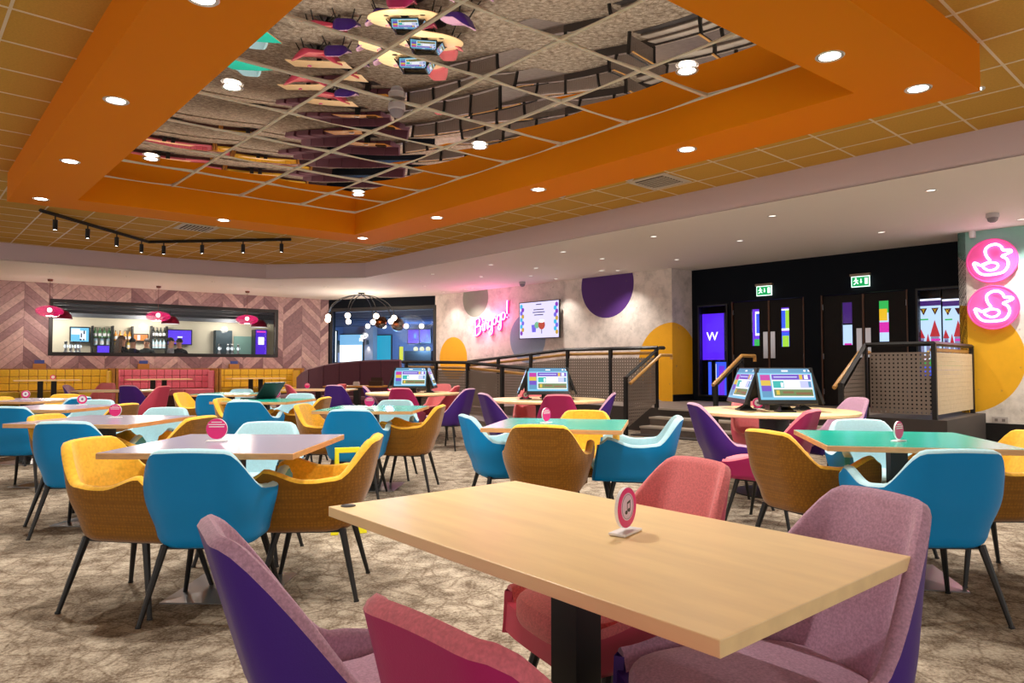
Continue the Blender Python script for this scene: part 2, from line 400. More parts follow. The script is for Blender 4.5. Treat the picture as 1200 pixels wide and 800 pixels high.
wp = wall('wall_pillar', WP, 0, WP.L, 0, 3.3, mural_material('mural_pillar', (226, 212, 210), [(0, 1.22, .84, (250, 182, 12)), (.1, .7, .60, (250, 182, 12))]))
struct(MB().box(0, WP.L, -.02, 0, ZLAND, ZLAND + .14).build('baseboard_pillar', dark, loc=WP.w(0), rz=WP.rz))
DL = [(.995, 1.771), (1.771, 2.475), (2.792, 3.523), (3.523, 4.25)]       # door leaves along the entrance wall
ZD = 2.46
eo = .08                                    # EN offset of WD origin
holes = [(.254 - eo, .882 - eo, .55, 2.40), (DL[0][0] - eo, DL[1][1] - eo, ZLAND, ZD), (DL[2][0] - eo, DL[3][1] - eo, ZLAND, ZD), (4.41 - eo, 5.2, .9, 2.43)]
wd = wall('wall_entrance', WD, 0, 5.52, 0, 3.3, navy, holes)
ww = wall('wall_far_right', WW, 0, 5.3, 0, 3.3, mural_material('mural_duck_wall', (242, 238, 232), [(0, 1.25, .82, (250, 190, 30)), (.48, 3.22, .62, (150, 205, 196))]))
struct(MB().box(0, .1, 0, .8, 0, 3.3).build('wall_return', navy, loc=WW.w(0), rz=WW.rz))
struct(MB().box(0, 5.3, -.02, 0, 0, .30).build('baseboard_right', dark, loc=WW.w(0), rz=WW.rz))

# ---- chevron planks
def clip(poly, x0, x1, z0, z1):
    for ax, lim, keep in ((0, x0, 1), (0, x1, -1), (1, z0, 1), (1, z1, -1)):
        out = []
        for i in range(len(poly)):
            p, q = poly[i], poly[(i + 1) % len(poly)]; dp, dq = (p[ax] - lim) * keep, (q[ax] - lim) * keep
            if dp >= 0: out.append(p)
            if dp * dq < 0: t = dp / (dp - dq); out.append((p[0] + (q[0] - p[0]) * t, p[1] + (q[1] - p[1]) * t))
        poly = out
        if len(poly) < 3: return None
    return poly
planks = [M('plank_%s' % n, c, .55, var=(7, .16, (2, 2, 2))) for n, c in (('rose', (180, 148, 148)), ('pale', (200, 170, 166)), ('mauve', (158, 126, 130)), ('plum', (136, 104, 110)), ('tan', (188, 156, 154)))]
CW, PH = .57, .215
regions = [(-5, BW[0] - .09, .9, ZL), (BW[1] + .09, WL.L, .9, ZL), (BW[0] - .09, BW[1] + .09, .9, BW[2] - .09), (BW[0] - .09, BW[1] + .09, BW[3] + .09, ZL)]
for k in range(-10, 14):
    s0 = .485 + k * CW; up = 1 if k % 2 else -1
    for r in range(-3, 14):
        z = .9 + r * PH + .03 * (k % 3); dz = CW * .92
        za, zb = (z, z + dz) if up > 0 else (z + dz, z)
        g = .004
        p = [(s0 + .002, za + g), (s0 + CW - .002, zb + g), (s0 + CW - .002, zb + PH - g), (s0 + .002, za + PH - g)]
        for reg in regions:
            q = clip(p, *reg)
            if q:
                area = abs(sum(q[i][0] * q[(i + 1) % len(q)][1] - q[(i + 1) % len(q)][0] * q[i][1] for i in range(len(q)))) / 2
                if area > .0007: MB().plate(q, -.012 - random.uniform(0, .004), 0).build('plank', random.choice(planks), wl)

# ---- window frames and panes
def framed(name, fr, h, wdt, mat, glass, div=(), depth=.09, front=.03):
    o = struct(MB().box(h[0] - wdt, h[0], -front, depth, h[2] - wdt, h[3] + wdt).box(h[1], h[1] + wdt, -front, depth, h[2] - wdt, h[3] + wdt)
               .box(h[0], h[1], -front, depth, h[2] - wdt, h[2]).box(h[0], h[1], -front, depth, h[3], h[3] + wdt).build(name, mat, loc=fr.w(0), rz=fr.rz))
    xs = [h[0]] + list(div) + [h[1]]
    for a, b in zip(xs[:-1], xs[1:]): MB().box(a + .004, b - .004, .04, .048, h[2], h[3]).build('pane', glass, o)
    return o
def glass_material():
    m = bpy.data.materials.new('clear_glass'); m.use_nodes = True; N, L = nodes_of(m); out = N['Material Output']
    N.remove(N['Principled BSDF']); t = N.new('ShaderNodeBsdfTransparent'); t.inputs[0].default_value = (.93, .95, .96, 1); g = N.new('ShaderNodeBsdfGlossy'); g.inputs['Roughness'].default_value = .02
    fr = N.new('ShaderNodeFresnel'); fr.inputs[0].default_value = 1.18; mx = N.new('ShaderNodeMixShader'); L.new(fr.outputs[0], mx.inputs[0]); L.new(t.outputs[0], mx.inputs[1]); L.new(g.outputs[0], mx.inputs[2]); L.new(mx.outputs[0], out.inputs[0]); return m
glass = glass_material()
frame_m = M('window_frame_black', (26, 25, 27), .45)
framed('window_1', WL, BW, .08, frame_m, glass, [WL.px(159, 390)[0]])
bkx = [WB.px(473, 390)[0]]
framed('window_2', WB, BK, .10, frame_m, glass, bkx)
for i, h in enumerate((holes[0], holes[3])): framed('window_%d' % (i + 3), WD, h, .03, frame_m, glass, [WD.px(1104, 380)[0]] if i else [])

# ---- raised landing, steps, ramps
conc = M('landing_vinyl', (118, 106, 98), .6, var=(9, .15)); nosing = M('step_nosing', (188, 178, 166), .5)
plinth = M('plinth_grey', (66, 60, 58), .6)
NE = -2.15                                  # front edge of the landing, measured from the neon wall plane
land = struct(MB().box(-1.05, 5.35, NE, .65, 0, ZLAND - .005).build('floor_landing', plinth, loc=EN.w(0), rz=EN.rz))
MB().box(-1.05, 5.35, NE, .65, ZLAND - .005, ZLAND).build('landing_covering', conc, land)
st = struct(MB().box(1.1, 4.5, NE - .84, NE, 0, .02).build('floor_steps', plinth, loc=EN.w(0), rz=EN.rz))
for k in range(3):
    z = ZLAND - .14 * k
    if k: MB().box(1.1, 4.5, NE - .28 * k, NE, .0, z - .03).build('step', conc, st)
    MB().box(1.1, 4.5, NE - .28 * k - .03, NE - .28 * k + .30 * (k > 0), z - .03, z + .001).build('step_nosing', nosing, st)
MB().box(1.1, 4.5, NE - .84, NE - .56, 0, ZLAND - .28 - .155).build('step', conc, st)
MB().add([(-4.0, NE, 0), (-1.05, NE, 0), (-1.05, 0, 0), (-4.0, 0, 0), (-4.0, NE, .2), (-1.05, NE, ZLAND), (-1.05, 0, ZLAND), (-4.0, 0, .2)],
         [(0, 3, 2, 1), (4, 5, 6, 7), (0, 1, 5, 4), (1, 2, 6, 5), (2, 3, 7, 6), (3, 0, 4, 7)]).build('ramp_upper', conc, land)
MB().box(-5.1, -4.0, NE - 1.25, 0, 0, .2).build('ramp_turn', conc, land)
MB().add([(-4.0, NE - 1.25, 0), (-.9, NE - 1.25, 0), (-.9, NE, 0), (-4.0, NE, 0), (-4.0, NE - 1.25, .2), (-.9, NE - 1.25, .005), (-.9, NE, .005), (-4.0, NE, .2)],
         [(0, 3, 2, 1), (4, 5, 6, 7), (0, 1, 5, 4), (1, 2, 6, 5), (2, 3, 7, 6), (3, 0, 4, 7)]).build('ramp_lower', conc, land)

def railing(label, pts, posts, panel=None, hand=None, group=None, hgt=None):
    """pts: polyline of the top rail in EN coords (e, n, z); posts: (e, n, z0, z1)"""
    t = thing('railing', label, 'railing', EN.w(pts[0][0], pts[0][1], 0), EN.rz, group)
    ox, oy = pts[0][0], pts[0][1]; q = [(a - ox, b - oy, c) for a, b, c in pts]
    for a, b in zip(q[:-1], q[1:]):
        d = Vector(b) - Vector(a); MB().tube([a, b], .032, 4).build('top_rail', black, t)
    for e, n, z0, z1 in posts: MB().box(e - ox - .028, e - ox + .028, n - oy - .028, n - oy + .028, z0, z1).build('post', black, t)
    for quad in (panel or []):               # panel corners: (e0, n0, z0a, z1a, e1, n1, z0b, z1b)
        e0, n0, za, zb, e1, n1, zc, zd = quad; L = math.hypot(e1 - e0, n1 - n0)
        MB().plate([(0, za), (L, zc), (L, zd), (0, zb)], -.003, .003).build('perforated_panel', perf, t, loc=(e0 - ox, n0 - oy, 0), rz=math.atan2(n1 - n0, e1 - e0))
    for h in (hand or []):
        MB().tube([(a - ox, b - oy, c) for a, b, c in h], .028, 8).build('handrail', rail_wood, t, smooth=True)
    return t
n_ = NE
railing('black ramp railing with perforated panels running up to the steps', [(-4.0, n_, 1.25), (-1.05, n_, 1.47), (1.08, n_, 1.47)],
        [(-3.95, n_, .2, 1.25), (-2.98, n_, .27, 1.31), (-2.0, n_, .34, 1.39), (-1.0, n_, .42, 1.46), (.05, n_, .42, 1.46), (1.05, n_, .42, 1.46)],
        [(-3.9, n_, .28, 1.08, -3.0, n_, .35, 1.15), (-2.94, n_, .36, 1.16, -2.02, n_, .43, 1.22), (-1.96, n_, .43, 1.22, -1.03, n_, .5, 1.3), (-.97, n_, .5, 1.3, .02, n_, .5, 1.3), (.08, n_, .5, 1.3, 1.02, n_, .5, 1.3)],
        [[(-4.0, n_ + .08, 1.16), (-1.05, n_ + .08, 1.38), (1.0, n_ + .08, 1.38)]])
nA = NE - 1.25
railing('black lower ramp railing behind the round tables, its free end sloping down', [(-4.75, nA, 1.245), (-2.55, nA, 1.22), (-.45, nA, 1.07)],
        [(-4.6, nA, .2, 1.24), (-3.55, nA, .2, 1.23), (-2.55, nA, .12, 1.21), (-1.55, nA, .06, 1.14)],
        [(-4.57, nA, .25, 1.08, -3.58, nA, .25, 1.08), (-3.52, nA, .25, 1.08, -2.58, nA, .2, 1.06), (-2.52, nA, .2, 1.06, -1.58, nA, .14, .99)],
        [[(-4.7, nA + .08, 1.13), (-2.55, nA + .08, 1.11), (-1.0, nA + .08, 1.0)]])
b_ = NE - .9
railing('sloping stair railing with wooden handrail beside the yellow pillar', [(1.05, b_, .95), (1.05, n_ + .1, 1.47), (1.05, n_ + .25, 1.47)], [(1.05, b_, 0, .97)],
        [(1.05, b_ + .03, .12, .84, 1.05, n_ - .03, .5, 1.33)], [[(1.13, b_ + .02, .86), (1.13, n_ + .02, 1.34), (1.13, n_ + .35, 1.34), (1.13, n_ + .35, 1.27)]])
railing('freestanding wooden handrail in the middle of the steps', [(2.66, b_ + .04, .84), (2.66, n_, 1.27)], [(2.66, b_ + .06, 0, .86), (2.66, n_ - .02, ZLAND, 1.28)],
        None, [[(2.66, b_ - .02, .86), (2.66, n_ - .02, 1.31), (2.66, n_ + .42, 1.31), (2.66, n_ + .42, 1.22)]])
railing('black landing railing with a grey perforated panel in front of the doors', [(4.5, b_, .90), (4.5, n_, 1.44), (5.35, n_, 1.44), (5.35, -.16, 1.44)],
        [(4.5, b_, 0, .92), (4.5, n_, ZLAND, 1.44), (5.35, n_, ZLAND, 1.44), (5.35, -.2, ZLAND, 1.44)],
        [(4.5, b_ + .03, .12, .80, 4.5, n_ - .03, .5, 1.31), (4.56, n_, .5, 1.33, 5.31, n_, .5, 1.33)],
        [[(4.42, b_ - .02, .86), (4.42, n_ + .02, 1.34), (4.42, n_ + .4, 1.34)], [(5.30, n_ + .1, 1.36), (5.30, -.2, 1.36)]])
slat_m = M('cream_slat', (206, 188, 156), .55, var=(20, .06))
sc_ = thing('slatted_screen', 'cream slatted screen panel beside the yellow circle on the wall', 'screen', EN.w(5.35, n_ + .05, 0), EN.rz + PI / 2)
for k in range(14): MB().box(.0, 1.88, -.014, .014, .50 + k * .059, .50 + k * .059 + .0575).build('slat', slat_m, sc_)
struct(MB().box(4.42, 5.5, NE - .06, .0, 0, ZLAND + .02).build('trim_landing_kerb', plinth, loc=EN.w(0), rz=EN.rz))

# ================================================================== CHAIRS
def fabric(name, col, amt=.16, scale=90, rough=.85, grid=False):
    if name in MATS: return MATS[name]
    m = M(name, col, rough, var=(scale, amt), bump=(240, .25), sheen=.25, spec=.25)
    if grid:                                  # small woven check of the mustard cloth
        N, L = nodes_of(m); b = N['Principled BSDF']; src = b.inputs['Base Color'].links[0].from_socket
        tc = N.new('ShaderNodeTexCoord'); sp = N.new('ShaderNodeSeparateXYZ'); L.new(tc.outputs['Object'], sp.inputs[0]); prev = None
        for ax in (0, 1, 2):
            s = N.new('ShaderNodeMath'); s.operation = 'MULTIPLY'; s.inputs[1].default_value = 2 * PI / .016; L.new(sp.outputs[ax], s.inputs[0])
            c = N.new('ShaderNodeMath'); c.operation = 'SINE'; L.new(s.outputs[0], c.inputs[0])
            g = N.new('ShaderNodeMath'); g.operation = 'GREATER_THAN'; g.inputs[1].default_value = .55; L.new(c.outputs[0], g.inputs[0])
            if prev is None: prev = g
            else:
                a = N.new('ShaderNodeMath'); a.operation = 'MAXIMUM'; L.new(prev.outputs[0], a.inputs[0]); L.new(g.outputs[0], a.inputs[1]); prev = a
        k = N.new('ShaderNodeMath'); k.operation = 'MULTIPLY'; k.inputs[1].default_value = .28; L.new(prev.outputs[0], k.inputs[0])
        mx = N.new('ShaderNodeMixRGB'); mx.blend_type = 'MULTIPLY'; L.new(k.outputs[0], mx.inputs[0]); L.new(src, mx.inputs[1]); mx.inputs[2].default_value = (.25, .2, .15, 1); L.new(mx.outputs[0], b.inputs['Base Color'])
    return m
vinyl = lambda n, c: M(n, c, .42, spec=.3, bump=(300, .15))
LOOK = {  # outer shell, lining
    'blue': (vinyl('blue_vinyl', (0, 138, 208)), fabric('pale_blue_fabric', (166, 206, 218), .05)),
    'mustard': (fabric('amber_check_cloth', (152, 100, 18), .10, 60, grid=True), fabric('mustard_fabric', (234, 180, 52), .12, 60)),
    'purple': (vinyl('purple_vinyl', (70, 36, 132)), fabric('lilac_fabric', (186, 146, 172), .20, 170)),
    'magenta': (vinyl('magenta_vinyl', (176, 38, 100)), fabric('rose_fabric', (214, 112, 128), .14, 170)),
    'pink': (vinyl('pink_vinyl', (206, 74, 100)), fabric('salmon_fabric', (224, 124, 128), .14, 170)),
}
def chair_parts(kind):
    arm = kind == 'arm'
    a, yb, yf, rc = (.285, -.25, .25, .20) if arm else (.24, -.23, .22, .15)
    top = .765 if arm else .825
    half = (a - rc) + PI / 2 * rc + (yf - (yb + rc))
    N = 56
    def path(s):
        sg = 1 if s >= 0 else -1; q = abs(s)
        if q <= a - rc: return (sg * q, yb), (0, 1)
        q -= a - rc
        if q <= PI / 2 * rc:
            t = q / rc; return (sg * (a - rc + rc * math.sin(t)), yb + rc - rc * math.cos(t)), (-sg * math.sin(t), math.cos(t))
        q -= PI / 2 * rc; return (sg * a, yb + rc + q), (-sg, 0)
    def hs(s):
        q = abs(s)
        if arm:
            h = top - .006 * (q / .15) ** 2 if q < .15 else top - .006 - (top - .006 - .585) * smooth01((q - .15) / .17)
            if q > .32: h = .585 - .010 * smooth01((q - .32) / .1) + .055 * smooth01((q - .46) / .2)
            if q > half - .06: h -= .04 * smooth01((q - (half - .06)) / .06)
            return h
        h = top - .006 * (q / .13) ** 2 if q < .13 else top - .006 - (top - .006 - .505) * smooth01((q - .13) / .23)
        if q > .36: h = .505 - .055 * smooth01((q - .36) / max(.01, half - .36))
        return h
    zb = .335
    def pos(s, z, off):
        (x, y), (nx, ny) = path(s); x += nx * off; y += ny * off
        k = (.80 + .20 * smooth01((z - zb) / .25)) if arm else (.90 + .10 * smooth01((z - zb) / .15))
        back = max(0, ny)
        if not arm: k *= 1 - .10 * smooth01((z - .50) / .32)
        if y < 0: y *= .86 + .14 * smooth01((z - zb) / .2)
        else: y += max(0, (.60 - z)) * .16 * (y / yf)
        y -= back * max(0, z - .43) * (.24 if arm else .30)
        return (x * k, y, z)
    ss = [half * (2 * i / N - 1) for i in range(N + 1)]
    # outer shell
    sh = MB(); rows = 12; vs = []; fs = []
    for i, s in enumerate(ss):
        p = pos(s, zb, .10); vs.append((p[0] * .9, p[1] * .9, zb - .012)); p = pos(s, zb, .035); vs.append((p[0], p[1], zb - .006))
        for j in range(rows):
            t = j / (rows - 1); z = zb + .01 + (hs(s) - zb - .01) * t; vs.append(pos(s, z, .0 if j else .012))
    R = rows + 2
    for i in range(N):
        for j in range(R - 1): k = i * R + j; fs.append((k, k + R, k + R + 1, k + 1))
    fs.append(tuple(i * R for i in range(N + 1))[::-1])
    sh.add(vs, fs)
    t = .05 if arm else .036
    for sg in (-1, 1):                         # closed front ends of the two sides
        s = sg * half; m = 8; vs = []; fs = []
        for j in range(m + 1):
            z = zb + (hs(s) - zb) * j / m; o = pos(s, z, 0); q = pos(s, z, t); mid = ((o[0] + q[0]) / 2, (o[1] + q[1]) / 2 + .018, z); vs += [o, mid, q]
        for j in range(m):
            for c in (0, 1): k = 3 * j + c; fs.append((k, k + 1, k + 4, k + 3) if sg < 0 else (k, k + 3, k + 4, k + 1))
        sh.add(vs, fs)
    yf0 = pos(half, zb, 0)[1]
    nn = 12; vs = []; fs = []                  # front apron under the seat, following the ends of the sides
    lv = [(zb - .012, .9), (zb + .01, 1), (.36, 1), (.39, 1), (.42, 1), (.428, .97)]
    for i in range(nn + 1):
        f = 2 * i / nn - 1; c = 1 - f ** 4
        for z, q in lv:
            e = pos(half, max(z, zb), 0); vs.append((f * e[0] * q, (e[1] + .022 * c + .004) * (.9 if z < zb else 1) - (.06 if z > .425 else 0), z))
    R = len(lv)
    for i in range(nn):
        for j in range(R - 1): k = R * i + j; fs.append((k, k + R, k + R + 1, k + 1))
    sh.add(vs, fs)
    # lining: rolled rim and the inside
    li = MB(); vs = []; fs = []; inn = 9
    for s in ss:
        h = hs(s); o = pos(s, h, 0); vs.append(o)
        for of, dz in ((.006, .010), (t * .5, .017), (t - .006, .010)): p = pos(s, h, of); vs.append((p[0], p[1], p[2] + dz))
        for j in range(inn):
            z = h - .003 + (.40 - h) * j / (inn - 1); vs.append(pos(s, z, t + .012 * smooth01(j / 4)))
    R = inn + 4
    for i in range(N):
        for j in range(R - 1): k = i * R + j; fs.append((k, k + R, k + R + 1, k + 1))
    for i in (0, N): fs.append(tuple(i * R + j for j in range(5)) if i else tuple(i * R + j for j in range(5))[::-1])
    li.add(vs, fs)
    # seat cushion
    se = MB(); hw = a - t - .012; y0, y1 = yb + .03, yf0 + .03; prof = [(.97, .395), (1.0, .415), (1.0, .445), (.96, .464), (.84, .474), (.5, .479), (1e-4, .480)]; n = 36; vs = []; fs = []
    for r, z in prof:
        for k in range(n):
            an = 2 * PI * k / n; c, s = math.cos(an), math.sin(an); q = (abs(c) ** 3.4 + abs(s) ** 3.4) ** (-1 / 3.4); vs.append((hw * r * q * c * (1 if s > 0 else .93), (y0 + y1) / 2 + (y1 - y0) / 2 * r * q * s, z))
    for i in range(len(prof) - 1):
        for k in range(n): fs.append((i * n + k, i * n + (k + 1) % n, (i + 1) * n + (k + 1) % n, (i + 1) * n + k))
    fs.append(tuple(range(n))[::-1]); se.add(vs, fs)
    return sh, li, se
CH = {}
leg_meshes = []
for sx in (-1, 1):
    for sy in (-1, 1):
        leg_meshes.append(MB().tube([(sx * .165, sy * .155, .335), (sx * .235, sy * .235, .006)], .0175, 8, r1=.0105).tube([(sx * .235, sy * .235, .008), (sx * .236, sy * .236, 0)], .013, 8).mesh('leg', black, True))
frame_mesh = MB().box(-.17, .17, -.16, .16, .318, .326).mesh('under_frame', black)
parts_cache = {k: chair_parts(k) for k in ('arm', 'side')}
def chair(px, d, phi, look, where, kind=None, group=None):
    kind = kind or ('arm' if look in ('blue', 'mustard') else 'side')
    if (kind, look) not in CH:
        sh, li, se = parts_cache[kind]; o, l = LOOK[look]
        CH[(kind, look)] = (sh.mesh('shell', o, True), li.mesh('lining', l, True), se.mesh('seat', l, True))
    x, y = atd(px, d); f = (math.sin(R_(phi)), math.cos(R_(phi))); back = .315 if kind == 'arm' else .35
    desc = {'blue': 'blue armchair', 'mustard': 'mustard armchair', 'purple': 'purple side chair', 'magenta': 'magenta side chair', 'pink': 'pink side chair'}[look]
    t = thing('armchair' if kind == 'arm' else 'side_chair', desc + ' ' + where, 'chair', (x + f[0] * back, y + f[1] * back, 0), -R_(phi), group or ('tub armchairs at the square tables' if kind == 'arm' else 'upholstered side chairs'))
    s, l, se = CH[(kind, look)]
    obj('shell', s, t); obj('lining', l, t); obj('seat', se, t); obj('under_frame', frame_mesh, t)
    for lm in leg_meshes: obj('leg', lm, t)
    return t
TN = {'T1': 'the oak table with a grommet', 'T2': 'the lilac table by the floor sign', 'T3': 'the second lilac table from the floor sign', 'T4': 'the third lilac table from the floor sign',
      'T5': 'the lilac table nearest the yellow booth', 'T7': 'the teal table nearest the booths', 'T8': 'the teal table with the laptop', 'T10': 'the teal table behind the floor sign',
      'T13': 'the teal table before the ramp', 'T16': 'the teal table near the duck signs', 'P1': 'the screen table near the purple bench', 'P2': 'the screen table before the ramp', 'P3': 'the screen table before the steps',
      'T6': 'the oak table by the pink booth', 'T9': 'the oak table by the purple bench'}
bar_, away = 'facing the bar window at ', 'turned from the bar window at '
dr, ndr = 'on the door side of ', 'opposite the door side of '
for a in [
    (238, 1.30, 60, 'purple', 'with its lilac seat pulled out from ' + TN['T1']), (480, .82, 46, 'magenta', 'turned away from the room at ' + TN['T1']),
    (1040, 1.66, -108, 'purple', 'tucked in at the corner of ' + TN['T1']), (826, 2.25, -118, 'pink', 'on the far long side of ' + TN['T1']),
    (223, 3.00, -2, 'blue', bar_ + TN['T2']), (103, 3.50, 100, 'mustard', ndr + TN['T2']), (445, 3.66, -95, 'mustard', dr + TN['T2']), (318, 4.55, 180, 'blue', away + TN['T2']),
    (74, 4.55, -4, 'blue', bar_ + TN['T3']), (52, 5.25, 96, 'mustard', ndr + TN['T3']), (199, 6.15, 180, 'blue', away + TN['T3']), (241, 5.05, -78, 'mustard', dr + TN['T3']),
    (8, 6.25, -4, 'blue', bar_ + TN['T4']), (118, 7.6, 180, 'blue', away + TN['T4']), (152, 6.8, -80, 'mustard', dr + TN['T4']),
    (0, 8.3, 95, 'mustard', ndr + TN['T5']), (80, 9.2, 168, 'mustard', away + TN['T5']), (97, 8.3, -80, 'blue', dr + TN['T5']),
    (210, 9.7, 92, 'mustard', ndr + TN['T7']), (246, 9.2, 2, 'blue', bar_ + TN['T7']), (285, 11.3, 180, 'blue', away + TN['T7']),
    (258, 7.95, 95, 'mustard', ndr + TN['T8']), (286, 7.35, -4, 'blue', bar_ + TN['T8']), (354, 9.4, 182, 'blue', away + TN['T8']), (384, 8.3, -84, 'mustard', dr + TN['T8']),
    (352, 6.7, 96, 'mustard', ndr + TN['T10']), (410, 5.85, -2, 'blue', bar_ + TN['T10']), (465, 7.55, 182, 'blue', away + TN['T10']), (519, 6.55, -86, 'mustard', dr + TN['T10']),
    (543, 5.2, 72, 'blue', ndr + TN['T13']), (632, 4.28, 12, 'mustard', bar_ + TN['T13']), (686, 5.75, 190, 'mustard', away + TN['T13']), (797, 5.05, -80, 'blue', dr + TN['T13']),
    (893, 3.93, 68, 'mustard', ndr + TN['T16']), (1003, 4.75, 186, 'blue', away + TN['T16']), (1126, 3.00, 2, 'blue', bar_ + TN['T16']), (1214, 3.85, -88, 'mustard', dr + TN['T16']),
    (425, 10.9, 80, 'purple', ndr + TN['P1']), (469, 9.75, 5, 'magenta', bar_ + TN['P1']), (538, 11.1, -80, 'pink', dr + TN['P1']), (520, 12.2, 190, 'pink', away + TN['P1']), (553, 9.6, -62, 'purple', 'angled towards ' + TN['P1']),
    (563, 7.9, 66, 'purple', ndr + TN['P2']), (654, 7.45, 3, 'magenta', bar_ + TN['P2']), (722, 8.1, -80, 'purple', dr + TN['P2']), (622, 9.4, 180, 'pink', away + TN['P2']),
    (808, 5.75, 86, 'purple', ndr + TN['P3']), (957, 4.85, -48, 'magenta', bar_ + TN['P3']), (872, 7.25, 176, 'pink', away + TN['P3']), (1008, 6.75, -105, 'purple', dr + TN['P3']),
    (76, 11.5, 75, 'purple', ndr + TN['T6']), (149, 11.2, 2, 'purple', bar_ + TN['T6']), (128, 12.9, 178, 'pink', away + TN['T6']), (195, 10.9, -76, 'pink', dr + TN['T6']),
    (335, 11.9, 60, 'pink', ndr + TN['T9']), (391, 11.4, 4, 'purple', bar_ + TN['T9']), (403, 12.2, -70, 'pink', dr + TN['T9']),
]: chair(*a)

# ================================================================== TABLES
def base_parts(t, col=.085, plate=.5, pm=None):
    MB().box(-col / 2, col / 2, -col / 2, col / 2, .012, .70).build('column', black, t)
    p = plate / 2
    MB().add([(-p, -p, 0), (p, -p, 0), (p, p, 0), (-p, p, 0), (-p, -p, .006), (p, -p, .006), (p, p, .006), (-p, p, .006), (-.06, -.06, .02), (.06, -.06, .02), (.06, .06, .02), (-.06, .06, .02)],
             [(0, 3, 2, 1), (0, 1, 5, 4), (1, 2, 6, 5), (2, 3, 7, 6), (3, 0, 4, 7), (4, 5, 9, 8), (5, 6, 10, 9), (6, 7, 11, 10), (7, 4, 8, 11), (8, 9, 10, 11)]).build('base_plate', pm or black, t)
    MB().box(-.2, .2, -.2, .2, .70, .712).build('mounting_plate', black, t)
def square_table(c, yaw, lam, label, name='square_table', w=.9, d=.9, group='square cafe tables'):
    t = thing(name, label, 'table', (c[0], c[1], 0), R_(yaw), group)
    top = MB().box(-w / 2, w / 2, -d / 2, d / 2, .712, .7395).build('tabletop', wood_edge, t, bevel=.002)
    if lam: MB().box(-w / 2 + .004, w / 2 - .004, -d / 2 + .004, d / 2 - .004, .7395, .741).build('laminate', lam, top)
    base_parts(t, pm=steel if lam else black)
    return t
def cen(*ps): return (sum(p[0] for p in ps) / len(ps), sum(p[1] for p in ps) / len(ps))
A, B, C_, D_ = [at(x, y, .741) for x, y in ((387, 592.5), (853, 750), (1060, 648.5), (601, 563))]
c1 = cen(A, B, C_, D_); yaw1 = math.degrees(math.atan2(A[1] - B[1], A[0] - B[0])) + 180
t1 = square_table(c1, yaw1, None, 'pale oak rectangular table with a small black grommet near one corner', 'rectangular_table', 1.26, .69, 'rectangular oak tables')
for ch in list(t1.children):
    if ch.name.startswith('tabletop'): ch.data.materials.clear(); ch.data.materials.append(wood_top)
gx = Vector(at(408, 592, .741)) - Vector(c1); ca, sa = math.cos(-R_(yaw1)), math.sin(-R_(yaw1))
MB().lathe([(.021, .7395), (.021, .7412), (.017, .742), (.001, .742)], 20, c=(gx.x * ca - gx.y * sa, gx.x * sa + gx.y * ca, 0)).build('grommet', dark, t1, smooth=True)
t2 = square_table((-1.43, 3.63), -1, lilac_lam, 'lilac square table beside the yellow floor sign')
t3 = square_table((-3.02, 5.24), -4, lilac_lam, 'lilac square table, second along from the yellow floor sign')
t4 = square_table((-4.48, 6.86), -3, lilac_lam, 'lilac square table, third along from the yellow floor sign')
t5 = square_table((-5.80, 8.38), -6, lilac_lam, 'lilac square table nearest the yellow booth seat')
square_table((-4.15, 10.35), -4, teal_lam, 'teal square table between laptop table and booths')
t8 = square_table((-2.92, 8.30), -5, teal_lam, 'teal square table with an open laptop on it')
t10 = square_table((-1.31, 6.66), -3, teal_lam, 'teal square table behind the yellow floor sign')
t13 = square_table((.33, 4.86), -12, teal_lam, 'teal square table in front of the steps and ramp')
t16 = square_table((2.10, 3.84), -12, teal_lam, 'teal square table nearest the round duck signs')
def rect_table(c, yaw, label, w=1.25):
    t = square_table(c, yaw, None, label, 'rectangular_table', w, .69, 'rectangular oak tables')
    for ch in t.children:
        if ch.name.startswith('tabletop'): ch.data.materials.clear(); ch.data.materials.append(wood_top)
    return t
rect_table((-6.65, 11.95), 8, 'oak rectangular table in front of the pink booth', 1.35)
rect_table((-3.45, 12.5), 0, 'oak rectangular table beside the purple curved bench', 1.25)

